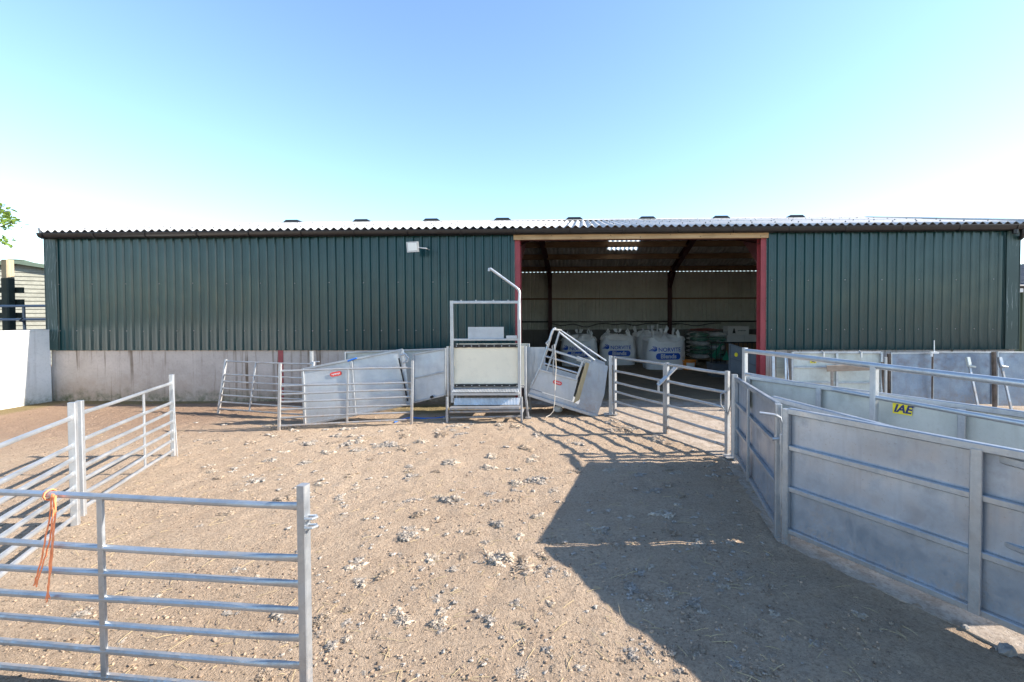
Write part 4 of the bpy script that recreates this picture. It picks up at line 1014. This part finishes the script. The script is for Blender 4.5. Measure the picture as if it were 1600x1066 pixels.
        for k in range(6):   # small thistle-like mark left of the word
            a0 = 1.15+k*.30; base = V((-.30*w_, z0+ph*.72, 0)); L_ = h_*(.13+.02*(k % 3))
            p = [base+V((math.cos(a0+.35*s_)*L_*s_, math.sin(a0+.35*s_)*L_*s_, 0)) for s_ in (.15, .4, .7, 1)]
            for i in range(3):
                d_n = (p[i+1]-p[i]).normalized(); nn2 = V((-d_n.y, d_n.x, 0))*.011
                lg.add([p[i]-nn2, p[i+1]-nn2, p[i+1]+nn2, p[i]+nn2], [(0, 1, 2, 3)])
        obj('emblem', proj(lg, .008), BAGBLUE, t, local=True)
    return t
def BG(px, py): return G(px, py, FZ)
for lab, px, py, w_, h_, rz, sd_, off in (('white bulk bag at the left, partly behind the tipped clamp', 905, 573, 1.16, 1.05, -.08, 1.3, .5), ('white bulk bag second from the left, behind the yard gate', 965, 571, 1.16, 1.06, .0, 2.9, .5), ('white bulk bag at the front right with the clearest print', 1036, 578.5, 1.20, 1.10, .10, 4.1, .55)):
    c = BG(px, py); bulk_bag(lab, (c.x*(c.y+off)/c.y, c.y+off), w_, 1.0, h_, rz, sd_)
c = BG(1016, 569); bulk_bag('plain white bulk bag half hidden behind the front right one', (c.x*(c.y+.8)/c.y, c.y+.75), 1.15, 1.0, 1.14, .2, 5.7, text=False)

# wrapped pallet of feed sacks
c = BG(1104, 567); pc = V((c.x+.15, c.y+.55, FZ))
pt = thing('sack_pallet', 'stretch wrapped pallet of green and white feed sacks', 'pallet load', pc, .05)
pw_ = MB()
for x in (-.5, 0, .5): pw_.box((x, 0, .06), (.1, 1.0, .08))
for y in (-.45, -.22, 0, .22, .45): pw_.box((0, y, .11), (1.2, .1, .02))
obj('pallet', pw_, PALLETW, pt, local=True)
for lay in range(6):
    for k in range(2):
        sx = -.30+.60*k+.02*random.uniform(-1, 1); z = .20+lay*.145
        b_ = MB(); b_.ball((sx, -.18, z), 1, (.33, .42, .085), .05, 1.5, 3)
        b_.v = [(sx+max(-.30, min(.30, v[0]-sx)), max(-.53, v[1]), v[2]) for v in b_.v]
        obj('sack', b_, GREENP if (lay+k) % 3 else BAG, pt, local=True)
    b_ = MB().ball((0, .32, .20+lay*.145), 1, (.6, .24, .085), .05, 1.5, 3); obj('sack', b_, BAG, pt, local=True)
rdm = MB().ball((-.1, -.05, 1.09), 1, (.55, .4, .05), .2, 2, 3); obj('top_sheet', rdm, painted('faded_red_film', (.30, .07, .06), .5, .3, .2), pt, local=True)
wr = MB(); n = 48
for j in range(12):
    for i in range(n):
        a_ = 2*math.pi*i/n; ex = 7; r_ = (abs(math.cos(a_))**ex+abs(math.sin(a_))**ex)**(-1/ex)
        wr.v.append((r_*.63*math.cos(a_)*(1+.02*noise.noise(V((i*.7, j, 2)))), r_*.58*math.sin(a_)*(1+.02*noise.noise(V((i*.7, j, 5)))), .14+j*.083))
wr.f = [(j*n+i, j*n+(i+1) % n, (j+1)*n+(i+1) % n, (j+1)*n+i) for j in range(11) for i in range(n)]; obj('wrap', wr, WRAP, pt, local=True)

# cartons on a crate behind the feeder
def carton(label, x0, x1, y0, y1, Y, dp, mark=False, mat=WHITE):
    a_, b_ = D(x0, y0, Y), D(x1, y1, Y); t = thing('carton', label, 'carton', V(((a_.x+b_.x)/2, Y+dp/2, b_.z)), 0, 'cartons stacked at the back')
    body = MB().box(((a_.x+b_.x)/2, Y+dp/2, (a_.z+b_.z)/2), (b_.x-a_.x, dp, a_.z-b_.z-.004)); obj('box', body, mat, t)
    obj('tape', MB().box(((a_.x+b_.x)/2, Y+dp/2, a_.z-.001), (b_.x-a_.x, .05, .004)), TIMBER, t)
    if mark:
        w_, h_ = b_.x-a_.x, a_.z-b_.z; bx, bz = a_.x+w_*.28, b_.z+h_*.2; mk = MB()
        for k in range(3): mk.plate([(bx-h_*(.22-.05*k), Y-.003, bz+h_*.17*k), (bx+h_*(.22-.05*k), Y-.003, bz+h_*.17*k), (bx, Y-.003, bz+h_*(.17*k+.28))], (0, 1, 0), .002)
        obj('tree_mark', mk, BLACKP, t)
        lt_ = MB()
        for k in range(8): lt_.box((a_.x+w_*(.48+.052*k), Y-.002, b_.z+h_*.5), (w_*.03, .002, h_*(.10 if k % 3 else .14)))
        obj('lettering', lt_, GREYPAINT, t)
    return a_, b_
YB = 15.2
carton('white carton with black tree mark, topmost at the back', 1138, 1170, 510, 523.5, YB, .5, True)
carton('white carton directly below the tree marked one', 1136, 1163, 524, 536, YB, .5)
carton('white carton at right below the tree marked one', 1164, 1184, 523.5, 536, YB+.04, .5)
bt_ = D(1160, 536, YB); cr = thing('storage_crate', 'dark slatted crate carrying the white cartons at the back', 'crate', V((bt_.x, YB+.3, FZ)))
wc_ = D(1186, 536, YB).x-D(1132, 536, YB).x; xc_ = (D(1186, 536, YB).x+D(1132, 536, YB).x)/2
sl_ = MB()
for k in range(5):
    z = FZ+.08+k*(bt_.z-FZ-.1)/4.4; sl_.box((xc_, YB, z), (wc_, .02, .11)); sl_.box((xc_, YB+.56, z), (wc_, .02, .11))
obj('slats', sl_, TIMBERD, cr)
for sx in (-1, 1):
    for yy in (YB+.03, YB+.53): obj('leg', MB().box((xc_+sx*(wc_/2-.05), yy, (FZ+bt_.z)/2-.01), (.07, .05, bt_.z-FZ-.02)), TIMBERD, cr)
obj('top', MB().box((xc_, YB+.28, bt_.z-.02), (wc_, .6, .03)), TIMBERD, cr)

# hay feeder with bars and trough
fe = thing('hay_feeder', 'dark hay feeder with vertical bars, green cover and grey trough', 'feeder', BG(1150, 580))
YF = 11.9
tl_ = [(D(1110, 566, YF)), (D(1182, 566, YF))]
obj('trough', MB().plate([(tl_[0].x, YF-.25, ZA(1140, 567, YF)), (tl_[0].x, YF+.35, ZA(1140, 567, YF)), (tl_[0].x, YF+.22, FZ), (tl_[0].x, YF-.12, FZ)], (1, 0, 0), tl_[1].x-tl_[0].x), GREYPAINT, fe)
for px in range(1112, 1184, 7): obj('bar', MB().tube([D(px, 567, YF+.02), D(px, 536, YF+.12)], .011, 6), BLACKP, fe)
obj('top_rail', MB().tube([D(1110, 536, YF+.12), D(1183, 535, YF+.12)], .018, 8), BLACKP, fe)
obj('green_cover', MB().plate([D(1112, 556, YF+.1), D(1131, 531, YF+.2), D(1125, 548, YF+.2), D(1118, 562, YF+.12)], (0, 1, 0), .03), GREENP, fe)
obj('green_cover', MB().plate([D(1129, 563, YF-.02), D(1136, 548, YF), D(1139, 563, YF)], (0, 1, 0), .03), GREENP, fe)
def bucket(label, px, py, w_, h_, mat, lab=True, name='bucket'):
    c = BG(px, py); t = thing(name, label, 'bucket', c)
    obj('tub', MB().lathe(c, [(0, .01), (w_*.40, .0), (w_*.5, h_), (w_*.52, h_), (w_*.52, h_-.02), (w_*.505, h_-.025), (w_*.47, h_-.02), (w_*.38, .02), (0, .02)], 28), mat, t)
    obj('handle', MB().tube([c+V((w_*.52*math.cos(a_), -.03-.09*math.sin(a_), h_-.04-.05*math.sin(a_))) for a_ in [math.pi*i/12 for i in range(13)]], .006, 6), GALV, t)
    if lab:
        q = MB(); n = 14
        for z, rr_ in ((.07, w_*.425), (h_-.06, w_*.478)):
            q.v += [tuple(c+V(((rr_+.004)*math.sin(-.7+1.4*i/n), -(rr_+.004)*math.cos(-.7+1.4*i/n), z))) for i in range(n+1)]
        q.f = [(i, i+1, n+2+i, n+1+i) for i in range(n)]; obj('label_patch', q, WHITE, t)
bucket('orange tub with white label on the barn floor', 1077, 577.5, .40, .28, ORANGE)
bucket('black rubber bucket in front of the hay feeder', 1118, 580, .34, .22, BLACKP, False)
# grey sheet just inside the door
bl, br, tl, tr = D(1140, 597, 9.9), D(1184, 606, 9.3), D(1141, 538, 9.95), D(1182, 551, 9.35)
bl.z = br.z = .05
n_ = (br-bl).cross(tl-bl); n_ = -n_ if n_.y > 0 else n_
t, P = sheeted('dark grey sheeted panel with round yellow sticker inside the door', bl, br, tl, tr, n_, 'loose_panel', 'panel', None, posts=(0, 1), rails=(0, .36, .68, 1), fw=.03, mat=GREYPAINT, smat=painted('dark_grey_sheet', (.12, .145, .17), .45, .15, .25))
sticker(t, P(.25, .80)+n_.normalized()*.01, br-bl, n_.normalized(), .09, .09, None, YELLOW, r=.045)

# ------------------------------------------------------------------ litter on the yard
hose = [G(px, py, .012) for px, py in ((616, 660), (628, 655), (642, 652.5), (662, 654), (680, 653.5), (700, 651))]
tag(obj('hose', MB().tube(hose, .011, 8), BLUEP), 'thin blue water hose on the ground under the race', 'hose')

def tuft_mesh(i):
    rnd = random.Random(100+i); mb = MB(); st = random.getstate(); random.seed(200+i)
    n = rnd.randint(9, 14); elong = rnd.uniform(.45, .9); cs = []
    for k in range(n):
        c = V((rnd.gauss(0, .30), rnd.gauss(0, .30)*elong, rnd.uniform(.0, .13))); cs.append(c)
        mb.ball(c*.9, rnd.uniform(.12, .22), (rnd.uniform(.8, 1.7), rnd.uniform(.7, 1.2), rnd.uniform(.4, .8)), 1.25, 3.4, 3, Matrix.Rotation(rnd.uniform(0, 6), 3, 'Z'))
    for k in range(150):   # loose curled locks
        p = rnd.choice(cs)+V((rnd.gauss(0, .10), rnd.gauss(0, .10), rnd.uniform(.0, .12))); d = V((rnd.uniform(-1, 1), rnd.uniform(-1, 1), rnd.uniform(-.2, .9))).normalized(); pts = [p]
        for j in range(5):
            d = (d+V((rnd.uniform(-.8, .8), rnd.uniform(-.8, .8), rnd.uniform(-.7, .3)))).normalized(); q = pts[-1]+d*.06; q.z = max(q.z, .01); pts.append(q)
        mb.tube(pts, .02, 4, [(.018, .012), (.022, .014), (.020, .013), (.016, .010), (.010, .007), (.003, .003)])
    random.setstate(st); return mb
meshes = []
for i in range(9):
    meshes.append(tuft_mesh(i).mesh('wool_tuft', (WOOL, WOOLG, WOOLB)[i % 3], ang=180))
spots = [(780, 866, 62), (577, 832, 34), (640, 836, 36), (551, 884, 34), (605, 895, 30), (560, 905, 24), (705, 721, 30), (652, 744, 18), (775, 778, 26), (776, 815, 26), (840, 805, 22), (830, 700, 20), (838, 746, 34), (868, 764, 24), (735, 830, 20), (686, 930, 30), (690, 948, 20), (660, 912, 20), (816, 975, 24), (765, 970, 26), (815, 1046, 40), (498, 968, 36), (495, 990, 22), (545, 995, 26), (588, 992, 18), (518, 1006, 22), (602, 965, 18), (630, 968, 40), (850, 950, 26), (860, 890, 26), (885, 897, 20), (820, 885, 44), (710, 885, 24), (672, 870, 30), (720, 868, 22), (640, 780, 24), (700, 776, 32), (590, 760, 16), (630, 700, 24), (560, 700, 30), (510, 705, 26), (520, 690, 20), (610, 690, 36), (660, 687, 30), (690, 678, 22), (547, 742, 18), (480, 720, 20), (500, 755, 20), (900, 735, 20), (1000, 740, 22), (1060, 735, 24), (960, 750, 16), (1030, 765, 26), (1060, 790, 20), (1040, 800, 36), (1050, 830, 28), (985, 915, 36), (1040, 922, 50), (1010, 930, 30), (1090, 940, 36), (1100, 955, 24), (1085, 965, 28), (945, 880, 22), (1000, 890, 20), (1130, 915, 20), (940, 840, 24), (1160, 895, 22), (1210, 960, 24), (1180, 990, 20), (1110, 905, 18), (1340, 960, 24), (1400, 975, 20), (1290, 1000, 18), (1150, 1035, 26), (1085, 1020, 20), (1206, 1024, 22), (365, 890, 24), (400, 900, 18), (370, 930, 22), (355, 955, 20), (300, 780, 18), (330, 725, 16), (395, 690, 22), (420, 716, 26), (440, 705, 18), (345, 745, 18), (405, 745, 20), (380, 765, 16), (350, 800, 24), (310, 820, 14), (125, 960, 26), (245, 930, 18), (405, 1048, 40), (190, 1000, 16), (60, 830, 14), (250, 720, 14), (460, 688, 18), (350, 700, 14)]
rnd = random.Random(5)
for k in range(162):
    py = 662+(rnd.random()**1.7)*390; px = rnd.uniform(300, 1180) if py < 760 else rnd.uniform(420, 1330)
    if px > 1140+(py-700)*.45 and py > 690: continue
    if py < 720 and px > 930: continue
    spots.append((px, py, rnd.uniform(14, 29)))
for k in range(34):   # ridge of wool that has gathered along the yard gate
    u = rnd.random(); spots.append((950+u*180+rnd.uniform(-14, 6), 654+u*58+rnd.uniform(-4, 12), rnd.uniform(10, 22)))
for i, (px, py, wpx) in enumerate(spots[:290]):
    p = G(px, py+wpx*.12); s_ = wpx/FPX*p.y*.78
    o = bpy.data.objects.new('wool_tuft', meshes[(i*5+i//9) % 9]); C.objects.link(o)
    o.location = (p.x, p.y, gh(p.x, p.y)-.10*s_); o.rotation_euler = (0, 0, rnd.uniform(0, 6.28)); o.scale = (s_, s_*rnd.uniform(.75, 1.1), s_*rnd.uniform(.6, 1.0))
    tag(o, 'tuft of dirty shorn wool lying loose on the dry yard', 'wool tuft', 'tufts of wool littering the yard')
# the many smaller wisps beyond those, as one scattered litter
lit = MB(); mini = []
for k in range(6):
    q = MB(); st_ = random.getstate(); random.seed(900+k)
    for j in range(5): q.ball((random.gauss(0, .35), random.gauss(0, .3), .1), random.uniform(.25, .5), (1.2, .9, .5), 1.2, 3, 1)
    for j in range(14):
        p = V((random.gauss(0, .4), random.gauss(0, .35), .1)); d = V((random.uniform(-1, 1), random.uniform(-1, 1), random.uniform(0, .5))).normalized()
        q.tube([p, p+d*.3, p+d*.5+V((random.uniform(-.2, .2), random.uniform(-.2, .2), -.05))], .05, 3, [(.07, .05), (.06, .04), (.01, .01)])
    random.setstate(st_); mini.append(q)
for k in range(640):
    py = 658+(rnd.random()**1.35)*400; px = rnd.uniform(285, 1190) if py < 770 else rnd.uniform(420, 1400)
    if px > 1130+(py-700)*.5 and py > 690: continue
    if noise.noise(V((px*.012, py*.03, 4))) < rnd.uniform(-.5, .25): continue
    p = G(px, py); s_ = rnd.uniform(4, 11)/FPX*p.y*.6; q = mini[k % 6]; a_ = rnd.uniform(0, 6.28); M_ = Matrix.Rotation(a_, 3, 'Z')*s_; z_ = gs(p.x, p.y)
    lit.add([M_ @ V(v)+V((p.x, p.y, z_)) for v in q.v], q.f)
kind(obj('wool_litter', lit, WOOLG, ang=180), 'stuff')
# stones by the concrete edge at the lower right
for i, (px, py, wpx, lab) in enumerate(((1573, 1024, 24, 'grey angular stone at lower right on the concrete edge, bigger one'), (1561, 1017, 12, 'small grey stone beside the bigger angular one at lower right'), (1508, 985, 12, 'small dark stone below the long foreground panel'))):
    p = G(px, py); s_ = wpx/FPX*p.y*.5
    tag(obj('stone', MB().ball(p+V((0, 0, s_*.6)), s_, (1, .8, .8), .45, 1.1, 3), STONE, ang=25), lab, 'stone')
def scatter(n, y0, y1, xl, xr):
    r = random.Random(n)
    for _ in range(n):
        y = y0*(y1/y0)**r.random(); x = r.uniform(xl*y, xr*y); yield r, x, y
ICO = [(0, 0, 1), (.9, 0, .45), (.28, .85, .45), (-.72, .53, .45), (-.72, -.53, .45), (.28, -.85, .45), (.72, .53, -.45), (-.28, .85, -.45), (-.9, 0, -.45), (-.28, -.85, -.45), (.72, -.53, -.45), (0, 0, -1)]
ICOF = [(0, 1, 2), (0, 2, 3), (0, 3, 4), (0, 4, 5), (0, 5, 1), (1, 6, 2), (2, 7, 3), (3, 8, 4), (4, 9, 5), (5, 10, 1), (6, 7, 2), (7, 8, 3), (8, 9, 4), (9, 10, 5), (10, 6, 1), (11, 7, 6), (11, 8, 7), (11, 9, 8), (11, 10, 9), (11, 6, 10)]
def pebbles(n, lo, hi, flat, y0=1.25, y1=8.6):
    mb = MB()
    for r, x, y in scatter(n, y0, y1, -1.3, .75):
        if y > 7.6 and x > -.5: continue
        if noise.fractal(V((x*1.7, y*1.7, lo*100)), 1, 2, 2) < r.uniform(-.6, .3): continue
        s_ = lo*(hi/lo)**(r.random()**2); z = gh(x, y)+s_*flat*.3; a_ = r.uniform(0, 6.28); ca, sa = math.cos(a_), math.sin(a_); el = r.uniform(.6, 1.1)
        vs = []
        for vx, vy, vz in ICO:
            k = r.uniform(.7, 1.2)*s_; vx, vy = vx*k, vy*k*el; vs.append((x+vx*ca-vy*sa, y+vx*sa+vy*ca, z+vz*k*flat))
        mb.add(vs, ICOF)
    return mb
kind(obj('crumbs', pebbles(8000, .003, .011, .7), DROP, ang=30), 'stuff')
kind(obj('wool_scraps', pebbles(3000, .003, .013, .5), WOOLB, ang=180), 'stuff')
sw = MB()
for r, x, y in scatter(900, 1.3, 8.3, -1.2, .75):
    a_ = r.uniform(0, 6.28); L_ = r.uniform(.02, .11); z = gh(x, y)+.004; d_ = V((math.cos(a_)*L_, math.sin(a_)*L_, r.uniform(-.004, .012)))
    p = V((x, y, z)); sw.tube([p, p+d_*.5+V((0, 0, .004)), p+d_], .0013, 4)
kind(obj('soil_clods', pebbles(15000, .003, .013, .6, 1.3, 8.5), CLOD, ang=30), 'stuff')
kind(obj('straw', sw, STRAW), 'stuff')
